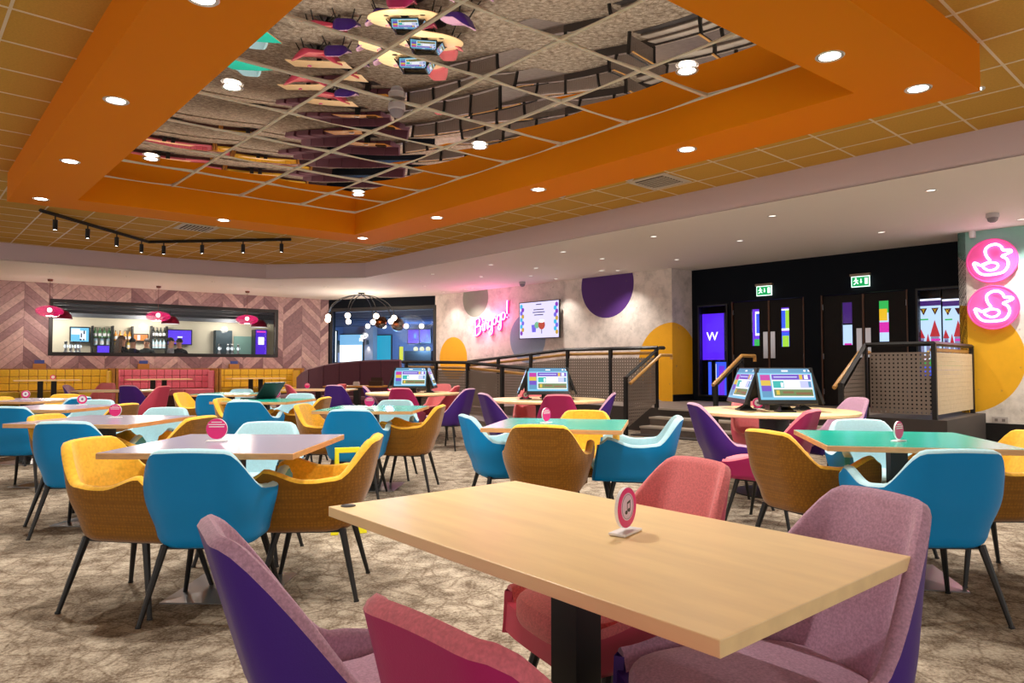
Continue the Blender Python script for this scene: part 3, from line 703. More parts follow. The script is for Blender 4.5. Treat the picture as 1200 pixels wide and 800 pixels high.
# ---- round tables with four tilted screens
UI = {n: emis('ui_' + n, c, s) for n, c, s in (('sky', (120, 200, 235), 1.0), ('bar', (90, 160, 205), .9), ('white', (240, 245, 255), 1.15), ('magenta', (205, 40, 170), .95), ('gold', (232, 196, 60), .95), ('violet', (110, 70, 205), .95),
      ('teal', (20, 190, 185), .95), ('brown', (150, 110, 70), .8), ('green', (120, 150, 90), .8), ('lav', (200, 205, 250), 1.05))}
ui_names = list(UI)
def ui_screen(w, h):
    mb = MB(); k = {n: i for i, n in enumerate(ui_names)}
    def r(x0, x1, z0, z1, n, lift=1): mb.rect(-w / 2 + x0 * w, -w / 2 + x1 * w, -h / 2 + z0 * h, -h / 2 + z1 * h, -.0005 * lift, 0, k[n])
    r(0, 1, 0, 1, 'sky'); r(0, 1, .86, 1, 'bar', 2); r(.45, .57, .90, .95, 'white', 3); r(.86, .9, .9, .96, 'white', 3); r(.94, .98, .9, .96, 'white', 3)
    r(.04, .22, .62, .80, 'magenta', 2); r(.04, .22, .45, .62, 'gold', 2); r(.04, .22, .27, .45, 'violet', 2); r(.04, .22, .08, .27, 'bar', 2)
    r(.24, .98, .08, .82, 'white', 2); r(.25, .97, .64, .81, 'violet', 3); r(.29, .72, .71, .745, 'lav', 4); r(.76, .82, .65, .80, 'gold', 4); r(.85, .92, .66, .79, 'white', 4)
    r(.26, .46, .38, .60, 'teal', 3); r(.40, .45, .40, .55, 'white', 4); r(.76, .97, .38, .60, 'lav', 3); r(.91, .96, .40, .58, 'bar', 4)
    r(.26, .97, .12, .33, 'green', 3); r(.42, .62, .20, .27, 'brown', 4); r(.66, .95, .16, .24, 'brown', 4); r(.30, .36, .16, .30, 'gold', 4)
    return mb
ui_mesh = ui_screen(.47, .285).mesh('screen', [UI[n] for n in ui_names])
body_mesh = MB().box(-.252, .252, 0, .022, -.175, .158).box(-.2, .2, .022, .045, -.12, .12).mesh('monitor_body', dark)
def pod(c, label, where):
    t = thing('round_table', label, 'table', (c[0], c[1], 0), 0, 'round tables with screens')
    top = MB().lathe([(1e-4, .708), (.705, .708), (.715, .715), (.715, .735), (.708, .741), (1e-4, .741)], 56).build('tabletop', wood_top, t, smooth=True)
    for a in range(4):
        an = a * PI / 2 + PI / 4; MB().lathe([(.045, .741), (.05, .7415), (.03, .742), (1e-4, .742)], 16, c=(.46 * math.cos(an), .46 * math.sin(an), 0)).build('cable_port', dark, top)
    MB().lathe([(.45, .69), (.5, .708)], 32).lathe([(.13, .02), (.13, .66), (.30, .70)], 24).build('pedestal', black, t, smooth=True)
    MB().lathe([(1e-4, 0), (.36, 0), (.36, .012), (.14, .03), (1e-4, .03)], 32).build('base_plate', black, t, smooth=True)
    MB().box(-.06, .06, -.06, .06, .741, 1.03).build('screen_post', dark, t)
    for k, nm in enumerate(('towards the oak table', 'towards the doors', 'towards the ramp', 'towards the booths')):
        a = k * PI / 2; fx, fy = math.sin(a), -math.cos(a)
        m = thing('monitor', 'tilted black touch screen ' + nm + ' on ' + where, 'monitor', (c[0] + fx * .27, c[1] + fy * .27, .742), a, 'touch screens on the round tables')
        tilt = -R_(21)
        b = obj('casing', body_mesh, m, (0, -.02, .235)); b.rotation_euler = (tilt, 0, 0)
        s = obj('screen', ui_mesh, b, (0, -.0006, .006))
        MB().box(-.03, .03, .0, .05, .03, .20).box(-.07, .07, -.06, .09, 0, .012).add([(-.055, -.055, .012), (.055, -.055, .012), (.04, .02, .055), (-.04, .02, .055), (-.055, .07, .012), (.055, .07, .012)], [(0, 1, 2, 3), (3, 2, 5, 4), (0, 3, 4), (1, 5, 2)]).build('stand', dark, m)
    return t
P1, P2, P3 = (-1.52, 10.75), (.42, 8.55), (2.37, 6.35)
pod(P1, 'round oak table with four screens near the purple bench', TN['P1']); pod(P2, 'round oak table with four screens in front of the ramp', TN['P2']); pod(P3, 'round oak table with four screens in front of the steps', TN['P3'])

# ---- round pink table signs
pinkm = M('sign_pink', (226, 24, 120), .35); lilc = M('sign_lilac', (214, 190, 214), .4); ringm = M('sign_ring', (120, 100, 120), .4)
def sign(x, y, where, phi, style, z=.741, size=1.0):
    px, py = at(x, y, z)
    t = thing('table_sign', 'round pink %s standing on %s' % ({'note': 'music note sign', 'ring': 'sign with white centre', 'text': 'sign with white print'}[style], where), 'table sign', (px, py, z), -R_(phi) + PI, 'round table signs')
    r = .047 * size; cz = .012 + r
    MB().box(-.045 * size, .045 * size, -.022, .022, 0, .006).build('stand', white, t, bevel=.002)
    MB().disc(0, cz, r, -.004, .004, 36).build('disc', white, t)
    fc = MB().disc(0, cz, r * .985, -.0055, -.004, 36).build('face', pinkm, t)
    if style != 'text':
        MB().disc(0, cz + r * .05, r * .68, -.0060, -.0055, 32).build('centre', lilc if style == 'note' else white, fc)
        MB().tube([(r * .60 * math.cos(2 * PI * k / 32), -.0062, cz + r * .05 + r * .60 * math.sin(2 * PI * k / 32)) for k in range(32)], .0006, 4, closed=True).build('ring', ringm, fc)
    if style == 'note':
        n = MB().disc(-.007, cz - .010, .0045, -.0066, -.006, 14, rx=.006).disc(.007, cz - .006, .0045, -.0066, -.006, 14, rx=.006)
        n.plate([(-.003, cz - .010), (-.001, cz - .010), (-.001, cz + .012), (-.003, cz + .012)], -.0066, -.006).plate([(.011, cz - .006), (.013, cz - .006), (.013, cz + .016), (.011, cz + .016)], -.0066, -.006)
        n.plate([(-.003, cz + .008), (.013, cz + .012), (.013, cz + .017), (-.003, cz + .013)], -.0066, -.006); n.build('music_note', dark, fc)
    elif style == 'ring': MB().disc(0, cz + r * .05, r * .25, -.0066, -.006, 16).build('dot', ringm, fc)
    else:
        b = MB()
        for k, wd in enumerate((.5, .8, .72)): b.box(-r * wd, r * wd, -.0062, -.0055, cz + r * (.60 - .22 * k), cz + r * (.68 - .22 * k))
        b.build('print', white, fc)
    return t
sign(733, 624, 'the oak table with a grommet', 126, 'note'); sign(254, 517, TN['T2'], 176, 'text', size=1.15); sign(135, 489.5, TN['T3'], 180, 'text'); sign(96, 474.5, TN['T4'], 130, 'ring'); sign(30, 467.5, TN['T5'], 165, 'ring')
sign(324, 466.5, TN['T8'], 178, 'ring'); sign(433, 477.5, TN['T10'], 175, 'text'); sign(640, 495.5, TN['T13'], 130, 'text'); sign(1053, 517, TN['T16'], 143, 'text')
sign(888, 479.5, TN['P3'], 185, 'ring'); sign(616, 468, TN['P2'], 185, 'ring', size=.9); sign(457, 459, TN['P1'], 185, 'ring', size=.9); sign(360, 455.5, TN['T9'], 180, 'text')

# ---- open laptop
lx, ly = at(303, 467, .741)
lp = thing('laptop', 'open dark laptop with a green tinted screen on the teal table', 'laptop', (lx, ly, .741), R_(-115))
MB().box(-.17, .17, -.12, .12, 0, .018).build('keyboard_base', dark, lp)
o = MB().box(-.17, .17, -.006, .006, 0, .24).build('lid', dark, lp, loc=(0, .12, .014)); o.rotation_euler = (-R_(38), 0, 0)
MB().box(-.155, .155, -.0075, -.006, .015, .225).build('display', M('green_screen', (16, 60, 50), .2), o)

# ---- wet floor sign
yel = M('safety_yellow', (226, 216, 20), .4)
wx, wy = at(404, 622, 0)
ws = thing('floor_sign', 'folding yellow wet floor sign standing behind the mustard armchair', 'floor sign', (wx, wy + .06, 0), R_(18))
for sg in (-1, 1):
    pl = MB().plate([(-.12, .0), (-.07, .0), (-.06, .06), (.06, .06), (.07, .0), (.12, .0), (.085, .46), (-.085, .46)], -.008, .008).box(-.085, -.06, -.008, .008, .46, .55).box(.06, .085, -.008, .008, .46, .55).box(-.085, .085, -.008, .008, .55, .58).build('panel', yel, ws, loc=(0, sg * .16, 0))
    pl.rotation_euler = (sg * R_(14), 0, 0)

# ================================================================== BOOTHS AND BENCH
struct(MB().box(-5, 8.1, -2.5, 0, 0, .10).build('floor_booth_platform', carpet, loc=WL.w(0), rz=WL.rz))
gold = fabric('gold_velvet', (226, 186, 56), .08, 30, .6); rosev = fabric('rose_velvet', (220, 116, 134), .08, 30, .6); plumv = fabric('plum_fabric', (112, 66, 84), .08, 60, .8)
cush = MB().box(-.5, .5, -.5, .5, -.5, .5)
def booth(label, xa, xb, mat, cols):
    s0, s1 = WL.px(xa, 432, -.3)[0], WL.px(xb, 432, -.3)[0]; L = s1 - s0
    t = thing('booth_bench', label, 'bench', WL.w(s0, 0, .10), WL.rz, 'upholstered booth seats along the chevron wall')
    MB().box(.05, L - .05, -.24, -.02, 0, .97).build('back_board', booth_wood, t)
    MB().box(0, .05, -.95, -.02, 0, 1.0).build('end_panel', booth_wood, t); MB().box(L - .05, L, -.95, -.02, 0, 1.0).build('end_panel', booth_wood, t)
    MB().box(0.05, L - .05, -.30, -.02, .97, .995).build('cap', booth_wood, t)
    MB().box(.05, L - .05, -.85, -.24, 0, .30).build('plinth', M('booth_plinth', (70, 36, 30), .6), t)
    n = 3; cw = (L - .14) / n
    for k in range(n): MB().box(.07 + k * cw + .004, .07 + (k + 1) * cw - .004, -.88, -.26, .30, .46).build('seat_cushion', mat, t, bevel=.03)
    cw = (L - .14) / cols; ch = .165
    me = MB().box(-cw / 2 + .003, cw / 2 - .003, -.05, .05, -ch / 2 + .003, ch / 2 - .003).mesh('back_cushion', mat)
    for c in range(cols):
        for r in range(3): obj('back_cushion', me, t, (.07 + (c + .5) * cw, -.285, .475 + (r + .5) * ch), 0, .016)
    for x in (.08, L - .08): MB().box(x - .03, x + .03, -.80, -.30, .46, .94).build('side_cushion', mat, t, bevel=.025)
    return s0, s1
booth('longest gold velvet booth seat, with the pink signed table', -40, 130.5, gold, 15); booth('rose pink velvet booth seat between two gold ones', 131.5, 248.5, rosev, 12); booth('gold velvet booth seat beside the plum curved bench', 249.5, 347, gold, 10)
for x0, x1, px_, lab in ((16, 93, 54, 'the wider gold booth'), (148, 222, 185, 'the rose booth'), (268, 330, 300, 'the gold booth by the curved bench')):
    s0, s1 = WL.px(x0, 443, -1.15)[0], WL.px(x1, 443, -1.15)[0]
    t = thing('booth_table', 'oak booth table on two black posts at ' + lab, 'table', WL.w((s0 + s1) / 2, -1.15, .10), WL.rz, 'booth tables'); L = s1 - s0
    MB().box(-L / 2, L / 2, -.33, .33, .71, .735).build('tabletop', wood_top, t)
    for x in (-.13, .13): MB().box(x - .055, x + .055, -.03, .03, .01, .71).build('post', black, t)
    MB().box(-.3, .3, -.2, .2, 0, .012).build('base_plate', black, t)
bluec = M('menu_blue', (56, 76, 150), .5)
for x, lab in ((46, 'wider gold booth'), (168, 'rose booth'), (274, 'gold booth by the curved bench')):
    s, z = WL.px(x, 431, -.16)
    t = thing('menu_box', 'wooden menu box with blue cards on the ' + lab, 'menu holder', WL.w(s, -.16, 1.095), WL.rz, 'menu boxes on the booth ledges')
    MB().box(-.13, .13, -.06, .06, 0, .12).build('box', booth_wood, t); MB().box(-.10, .10, -.02, .0, .10, .205).build('menu_cards', bluec, t)
x_, y_ = at(62, 444, .84); 
tsn = thing('table_sign', 'round pink sign with a white centre on the booth table', 'table sign', WL.w(WL.px(62, 443, -1.15)[0], -1.15, .835), WL.rz, 'round table signs')
MB().box(-.05, .05, -.025, .025, 0, .006).build('stand', white, tsn); MB().disc(0, .062, .055, -.004, .004, 28).build('disc', pinkm, tsn); MB().disc(0, .064, .036, -.006, -.004, 28).build('centre', white, tsn)

# curved plum bench: a row of upright upholstered panels and a seat
cb = [(352, 17.7, .90), (358, 17.5, 1.02), (366, 17.2, 1.10), (383, 16.85, 1.19), (401, 16.6, 1.245), (425, 16.35, 1.285), (449, 16.15, 1.30), (471, 16.0, 1.305)]
bp = [(*atd(x, d), z) for x, d, z in cb]
bt = thing('curved_bench', 'plum upholstered curved bench under the black framed window', 'bench', (bp[4][0], bp[4][1], 0)); bo = Vector((bp[4][0], bp[4][1], 0))
for a, b in zip(bp[:-1], bp[1:]):
    a0, b0 = Vector((a[0], a[1], 0)) - bo, Vector((b[0], b[1], 0)) - bo; d = (b0 - a0).normalized(); n = Vector((d.y, -d.x, 0)); g = d * .006
    mb = MB(); vs = []
    for p, z in ((a0 + g, a[2]), (b0 - g, b[2])):
        for o, zz in ((0, 0.02), (.10, .02), (.10, z - .03), (.05, z), (0, z - .02)): q = p + n * o; vs.append((q.x, q.y, zz))
    mb.add(vs, [(0, 1, 2, 3, 4), (9, 8, 7, 6, 5)] + [(i, 5 + i, 5 + (i + 1) % 5, (i + 1) % 5) for i in range(5)]).build('back_panel', plumv, bt)
    vs = []
    for p in (a0 + g, b0 - g):
        for o, zz in ((.10, .02), (.62, .02), (.64, .40), (.58, .46), (.10, .46)): q = p + n * o; vs.append((q.x, q.y, zz))
    MB().add(vs, [(0, 1, 2, 3, 4), (9, 8, 7, 6, 5)] + [(i, 5 + i, 5 + (i + 1) % 5, (i + 1) % 5) for i in range(5)]).build('seat_pad', plumv, bt)
tb = thing('bench_table', 'bright orange oak table in front of the plum curved bench', 'table', (*atd(419, 14.8), 0), R_(-10))
MB().box(-.62, .62, -.33, .33, .71, .74).build('tabletop', M('orange_oak', (222, 156, 60), .4, var=(6, .1, (1, 6, 6))), tb); MB().box(-.06, .06, -.06, .06, .01, .71).build('column', black, tb); MB().box(-.25, .25, -.25, .25, 0, .012).build('base_plate', black, tb)
x_, y_ = atd(418, 14.75)
nk = thing('napkin_box', 'small cream box on the orange oak table', 'box', (x_, y_, .74)); MB().box(-.06, .06, -.05, .05, 0, .07).build('box', white, nk); MB().box(-.05, .05, -.04, .04, .07, .085).build('napkins', white, nk)
x_, y_ = atd(441, 14.75)
cd_ = thing('condiment_caddy', 'brown wooden caddy on the orange oak table', 'caddy', (x_, y_, .74)); MB().box(-.14, .14, -.09, .09, 0, .10).build('tray', M('caddy_wood', (70, 44, 26), .6), cd_); MB().box(-.12, .12, .06, .075, .10, .17).build('divider', M('caddy_wood', (70, 44, 26), .6), cd_)

# ================================================================== ENTRANCE DOORS, SIGNS
door_m = M('door_walnut', (20, 14, 13), .5, spec=.2, var=(12, .2, (6, 6, 1))); stile = M('door_edge', (92, 58, 40), .5); plate_m = M('push_plate', (196, 196, 204), .28, metal=1.0)
vp = [((880, 889), (362, 405)), ((914, 924), (360, 406)), ((986, 998), (354, 404)), ((1029, 1041), (352, 400))]
for i, (a, b) in enumerate(DL):
    (xa, xb), (ya, yb_) = vp[i]; s0, s1 = WD.px(xa, 385)[0] - (a - eo), WD.px(xb, 385)[0] - (a - eo); z1, z0 = WD.px((xa + xb) / 2, ya)[1], WD.px((xa + xb) / 2, yb_)[1]; W = b - a
    mb = MB(); zb_, zt_ = ZLAND + .01, ZD - .02
    for r in ((.012, s0, zb_, zt_), (s1, W - .012, zb_, zt_), (s0, s1, zb_, z0), (s0, s1, z1, zt_)): mb.box(r[0], r[1], .03, .075, r[2], r[3])
    d = struct(mb.build('door_%d' % (i + 1), door_m, loc=WD.w(a - eo), rz=WD.rz))
    MB().box(s0, s1, .05, .056, z0, z1).build('vision_pane', glass, d)
    inner = W - .04 if i % 2 == 0 else .04
    ex = W - .016 if i % 2 == 0 else 0
    MB().box(ex, ex + .016, .015, .035, zb_, zt_).build('meeting_stile', stile, d)
    px0 = W - .12 if i % 2 == 0 else .03
    zc = WD.px(900, 404)[1]; MB().box(px0, px0 + .09, .022, .03, zc - .26, zc + .26).build('push_plate', plate_m, d)
    hx = .0 if i % 2 == 0 else W - .03
    for z in (zt_ - .2, zb_ + .9, zb_ + .25): MB().box(hx, hx + .03, .012, .03, z - .05, z + .05).build('hinge', plate_m, d)
    MB().box(0 if i % 2 == 0 else W - .02, .02 if i % 2 == 0 else W, -.01, .03, ZLAND, ZD).build('jamb', stile, d)
egreen = emis('exit_green', (0, 150, 80), 1.3); ewhite = emis('exit_white', (225, 255, 240), 2.0)
for x, y, lab in ((895, 340, 'doors by the purple W screen'), (1008, 329, 'doors by the landing railing')):
    s, z = WD.px(x, y, -.06)
    t = thing('exit_sign', 'lit green exit sign with running figure above the ' + lab, 'exit sign', WD.w(s, -.03, z), WD.rz, 'exit signs')
    MB().box(-.17, .17, -.05, .03, .085, .13).build('housing', M('exit_housing', (150, 132, 118), .4, metal=.6), t)
    f = MB().box(-.155, .155, -.02, .0, -.105, .085).build('face', ewhite, t)
    MB().box(-.143, .143, -.023, -.02, -.093, .073).build('green_panel', egreen, t)
    g = MB(); y0, y1 = -.026, -.023
    g.disc(-.075, .045, .014, y0, y1, 12); g.plate([(-.095, .025), (-.07, .03), (-.055, -.015), (-.075, -.02)], y0, y1); g.plate([(-.075, -.02), (-.055, -.015), (-.03, -.045), (-.04, -.055)], y0, y1)
    g.plate([(-.075, -.02), (-.062, -.02), (-.095, -.06), (-.115, -.06), (-.115, -.05)], y0, y1); g.plate([(-.06, .025), (-.03, .005), (-.035, -.003), (-.066, .012)], y0, y1); g.plate([(-.09, .022), (-.12, .0), (-.114, -.008), (-.085, .01)], y0, y1)
    g.build('running_figure', ewhite, t)
    MB().plate([(.005, .04), (.018, .04), (.018, -.01), (.032, -.01), (.0115, -.045), (-.009, -.01), (.005, -.01)], y0, y1).build('arrow', ewhite, t)
    MB().rect(.075, .125, -.06, .05, y0, y1).build('doorway', ewhite, t)

# behind the entrance wall: purple lit lobby
purp = emis('lobby_purple', (70, 26, 220), 1.2)
lobby_wall = M('lobby_wall', (44, 30, 70), .7)
struct(MB().box(-1.2, 6.4, 2.6, 2.7, 0, 3.3).box(-1.2, -1.1, .12, 2.6, 0, 3.3).box(6.3, 6.4, .12, 2.6, 0, 3.3).build('wall_lobby', lobby_wall, loc=WD.w(0), rz=WD.rz))
struct(MB().box(-1.2, 6.4, .12, 2.7, ZLAND - .05, ZLAND).build('floor_lobby', M('lobby_floor', (60, 50, 70), .5), loc=WD.w(0), rz=WD.rz)); struct(MB().box(-1.2, 6.4, .12, 2.7, 2.95, 3.0).build('ceiling_lobby', M('lobby_ceiling', (70, 40, 90), .7), loc=WD.w(0), rz=WD.rz))
n_s = .45
def wr_(x0, x1, y0, y1, n=n_s, fr=WD):
    s0, _ = fr.px(x0, (y0 + y1) / 2, n); s1, _ = fr.px(x1, (y0 + y1) / 2, n); xm = (x0 + x1) / 2
    return s0, s1, fr.px(xm, y1, n)[1], fr.px(xm, y0, n)[1]
s0, s1, z0, z1 = wr_(821, 849, 367, 422)
t = thing('display_screen', 'glowing purple display screen with a white W behind the glass', 'screen', WD.w((s0 + s1) / 2, n_s, ZLAND), WD.rz)
hw = (s1 - s0) / 2; MB().box(-hw, hw, 0, .05, z0 - ZLAND, z1 - ZLAND).build('casing', dark, t); MB().box(-hw + .01, hw - .01, -.004, 0, z0 - ZLAND + .01, z1 - ZLAND - .01).build('screen', emis('w_screen', (82, 30, 235), 1.5), t)
obj('letter', text_mesh('W', .26, emis('w_white', (235, 235, 255), 2.2)), t, (0, -.008, (z0 + z1) / 2 - ZLAND)); MB().box(-.04, .04, .02, .06, 0, z0 - ZLAND).box(-.2, .2, -.1, .15, 0, .02).build('stand', dark, t)
cols = [emis('art_' + n, c, s) for n, c, s in (('violet', (110, 50, 220), 1.3), ('white', (240, 240, 255), 1.6), ('lime', (170, 220, 60), 1.2), ('blue', (60, 90, 240), 1.3), ('magenta', (220, 40, 170), 1.2), ('gold', (240, 190, 40), 1.2), ('green', (60, 190, 90), 1.1), ('red', (200, 40, 50), 1.0), ('sky', (190, 215, 250), 1.3), ('stone', (150, 150, 190), .9), ('dusk', (90, 50, 140), .7))]
AC = {m.name[4:]: i for i, m in enumerate(cols)}
def cabinet(label, x0, x1, ytop, ybot, items, n=.9):
    s0, s1, z0, z1 = wr_(x0, x1, ytop, ybot, n); W = s1 - s0; Hh = z1 - z0
    t = thing('game_machine', label, 'game machine', WD.w(s0, n, ZLAND), WD.rz, 'lit game machines in the lobby')
    MB().box(0, W, .01, .35, 0, z1 - ZLAND + .04).build('cabinet', dark, t)
    mb = MB()
    for k, (a, b, c, d, col) in enumerate(items): mb.rect(a * W, b * W, z0 - ZLAND + c * Hh, z0 - ZLAND + d * Hh, .008 - .0012 * k, .01, AC[col])
    mb.build('lit_panel', cols, t)
    return t
cabinet('game machine with purple and green lit panel behind the first door', 872, 896, 355, 440, [(0, 1, 0, 1, 'violet'), (.55, .95, .55, .88, 'white'), (.6, .9, .58, .85, 'blue'), (.5, .95, .36, .5, 'green'), (.4, .95, .18, .3, 'sky')])
cabinet('game machine with lime and blue lit panel behind a door', 907, 932, 355, 440, [(0, 1, 0, 1, 'blue'), (.2, .95, .6, .95, 'violet'), (.3, .85, .62, .92, 'white'), (.35, .8, .65, .9, 'blue'), (.55, .8, .65, .9, 'lime'), (.4, .7, .38, .55, 'lime'), (.3, .8, .2, .3, 'sky')])
cabinet('game machine with white and magenta lit panel behind a door', 980, 1004, 350, 440, [(0, 1, .68, 1, 'dusk'), (0, 1, 0, .66, 'sky'), (.4, .75, .30, .42, 'magenta'), (.3, .7, .14, .2, 'gold')])
cabinet('game machine with gold, green and pink lit panel behind a door', 1022, 1048, 348, 440, [(0, 1, 0, 1, 'sky'), (0, 1, .8, .97, 'green'), (.2, .7, .7, .85, 'gold'), (.3, .8, .55, .68, 'magenta'), (.2, .9, .3, .36, 'stone'), (.1, .9, .1, .25, 'gold')])
cabinet('game machine with blue and white lit strips below the W screen', 830, 851, 424, 470, [(0, 1, 0, 1, 'blue'), (.2, .45, .5, .95, 'white'), (.6, .9, .1, .9, 'violet'), (.3, .5, .05, .4, 'white')], .7)
# fairground style machine art in the side window
def fair(label, x0, x1, letters, n=.35, tower=True):
    s0, s1, z0, z1 = wr_(x0, x1, 352, 440, n); W = s1 - s0; Hh = z1 - z0
    t = thing('game_machine', label, 'game machine', WD.w(s0, n, ZLAND), WD.rz, 'lit game machines in the lobby')
    MB().box(0, W, .02, .4, 0, z1 - ZLAND + .2).build('cabinet', dark, t)
    mb = MB(); Z = z0 - ZLAND; rr = lambda a, b, c, d, col, k=1: mb.rect(a * W, b * W, Z + c * Hh, Z + d * Hh, .02 - .002 * k, .02, AC[col]); pl = lambda pts, col, k=2: mb.plate([(a * W, Z + b * Hh) for a, b in pts], .02 - .002 * k, .02, AC[col])
    rr(0, 1, 0, 1, 'sky'); rr(0, 1, .12, .22, 'green', 2); rr(0, 1, 0, .12, 'blue', 2)
    rr(.55, .9, .22, .52, 'stone', 2); pl([(.5, .52), (.72, .74), (.95, .52)], 'red', 3); rr(.68, .76, .28, .42, 'dusk', 3); pl([(.0, .5), (.12, .62), (.3, .5)], 'red', 3); rr(.05, .25, .3, .5, 'stone', 2)
    pl([(.30, .40), (.42, .56), (.54, .40)], 'red', 3); rr(.34, .5, .22, .40, 'stone', 2); mb.disc(.35 * W, Z + .24 * Hh, .05, .012, .02, 14, AC['white']); mb.disc(.75 * W, Z + .2 * Hh, .06, .012, .02, 14, AC['white'])
    rr(0, 1, .93, 1, 'dusk', 2); rr(.08, .2, .40, .47, 'dusk', 4); rr(.37, .46, .25, .33, 'gold', 4); rr(.1, .45, .74, .76, 'teal' if 'teal' in AC else 'green', 2); rr(.55, .95, .46, .49, 'magenta', 4); rr(.0, .3, .22, .27, 'red', 4); mb.disc(.12 * W, Z + .20 * Hh, .04, .010, .02, 12, AC['gold'])
    mb.build('lit_art', cols, t)
    for k, ch in enumerate(letters):
        cx = (k + .5) / len(letters) * W; zf = Z + .86 * Hh
        f = MB().plate([(cx - .055, zf + .05), (cx, zf - .07), (cx + .055, zf + .05)], .010, .016).build('pennant', M('pennant_dark', (90, 30, 40), .5, emit=.3), t)
        if ch.strip(): obj('letter', text_mesh(ch, .085, cols[AC['gold']], .002), t, (cx, .006, zf))
    MB().box(0, W, .0, .03, z1 - ZLAND, z1 - ZLAND + .03).build('light_strip', cols[AC['white']], t)
fair('game machine with castle art and bunting reading T Y behind the side window', 1076, 1103, 'TY'); fair('game machine with castle art and bunting starting with K', 1105, 1130, 'K ')

# ---- duck signs
pink_sign = M('duck_sign_pink', (244, 92, 168), .35, emit=.35, ecol=(255, 80, 160)); neon_w = emis('neon_white', (255, 236, 246), 5.0)
duckA = [(240, 238), (212, 195), (206, 150), (238, 120), (288, 114), (324, 138), (336, 165), (385, 168), (392, 184), (348, 202), (326, 212), (360, 236), (370, 275), (352, 318), (310, 342), (200, 345), (146, 315), (116, 250), (140, 250), (165, 268), (200, 258), (240, 246)]
duckB = [(196, 268), (240, 252), (286, 262), (296, 285), (274, 308), (236, 314), (200, 298), (186, 280)]
def cat_(pts, n=4, closed=False):
    out = []; N = len(pts); rng = range(N if closed else N - 1)
    g = lambda i: Vector(pts[i % N] if closed else pts[max(0, min(N - 1, i))])
    for i in rng:
        a, b, c, d = g(i - 1), g(i), g(i + 1), g(i + 2)
        for k in range(n):
            t = k / n; out.append(.5 * ((2 * b) + (c - a) * t + (2 * a - 5 * b + 4 * c - d) * t * t + (3 * b - a - 3 * c + d) * t ** 3))
    if not closed: out.append(g(N - 1))
    return out
for x, y, lab in ((1162.5, 305.5, 'upper'), (1164, 360, 'lower')):
    s, z = WW.px(x, y, -.05); r = .32
    t = thing('duck_sign', 'round pink sign with white neon duck, %s of the two on the white wall' % lab, 'sign', WW.w(s, -.06, z), WW.rz, 'round neon duck signs')
    MB().disc(0, 0, r, 0, .06, 48).build('disc', pink_sign, t); MB().tube([(r * math.cos(2 * PI * k / 48), 0, r * math.sin(2 * PI * k / 48)) for k in range(48)], .012, 6, closed=True).build('rim', pink_sign, t)
    conv = lambda P: [((p[0] - 250) / 188 * r, -.022, (238 - p[1]) / 168 * r) for p in P]
    MB().tube(cat_(conv(duckA), 3), .017, 6).build('duck_outline', neon_w, t); MB().tube(cat_(conv(duckB), 3, True), .015, 6, closed=True).build('duck_wing', neon_w, t)
s, z = WW.px(1172, 492); t = thing('wall_socket', 'grey double socket low on the white wall', 'socket', WW.w(s, -.012, z), WW.rz)
MB().box(-.10, .10, 0, .012, -.045, .045).build('plate', M('socket_grey', (190, 186, 184), .4), t); [MB().box(x - .02, x + .02, -.004, 0, -.02, .02).build('outlet', M('socket_dark', (120, 116, 114), .4), t) for x in (-.045, .045)]
s, z = WW.px(1140, 275); t = thing('motion_sensor', 'small white motion sensor at the top of the duck wall', 'sensor', WW.w(s, -.05, z), WW.rz)
MB().lathe([(1e-4, -.06), (.03, -.055), (.04, -.02), (.04, .05), (1e-4, .055)], 14).build('body', white, t, smooth=True); MB().box(-.04, .04, .02, .05, -.05, .05).build('bracket', white, t)

# ---- neon lettering
s0, z0 = WR.px(557, 393, -.06); s1, z1 = WR.px(596, 371, -.06); L = math.hypot(s1 - s0, z1 - z0); an = math.atan2(z1 - z0, s1 - s0); k_ = L / 7.2
nt_ = thing('neon_sign', 'pink neon lettering Bingogo! glowing on the plaster wall', 'neon sign', WR.w(s0, -.06, z0), WR.rz)
def circ(cx, cy, r): return [(cx + r * math.sin(2 * PI * i / 12), cy + r * 1.25 * math.cos(2 * PI * i / 12)) for i in range(13)]
glyph = [('letter_b', [[(0, -.1), (.1, 1), (.2, 2.1)], [(-.25, 1.75), (.2, 2.1), (.9, 2.1), (1.2, 1.7), (.95, 1.2), (.35, 1.05), (1.05, 1.0), (1.3, .5), (1.0, .05), (.3, -.1), (-.2, .1)]]),
         ('letter_i', [[(1.55, .7), (1.75, 1.0), (1.7, .2), (1.9, 0), (2.1, .3)], [(1.78, 1.5), (1.84, 1.6)]]), ('letter_n', [[(2.1, .95), (2.15, 0)], [(2.14, .5), (2.4, 1.0), (2.65, .85), (2.62, .15), (2.8, 0), (3.0, .3)]]),
         ('letter_g', [circ(3.35, .5, .36), [(3.72, 1.0), (3.7, -.5), (3.4, -1.0), (3.1, -.75), (3.6, -.1), (4.0, .3)]]), ('letter_o', [circ(4.3, .5, .38)]),
         ('letter_g', [circ(5.2, .5, .36), [(5.57, 1.0), (5.55, -.5), (5.25, -1.0), (4.95, -.75), (5.45, -.1), (5.85, .3)]]), ('letter_o', [circ(6.15, .5, .38)]), ('exclamation_mark', [[(6.95, .5), (7.05, 1.3), (7.2, 2.2)], [(6.88, .0), (6.9, .1)]])]
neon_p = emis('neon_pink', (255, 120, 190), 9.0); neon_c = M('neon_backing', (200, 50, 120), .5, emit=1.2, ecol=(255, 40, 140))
def tr(p, dy): x, y = p[0] + .22 * p[1], p[1]; return ((x * math.cos(an) - y * math.sin(an)) * k_, dy, (x * math.sin(an) + y * math.cos(an)) * k_)
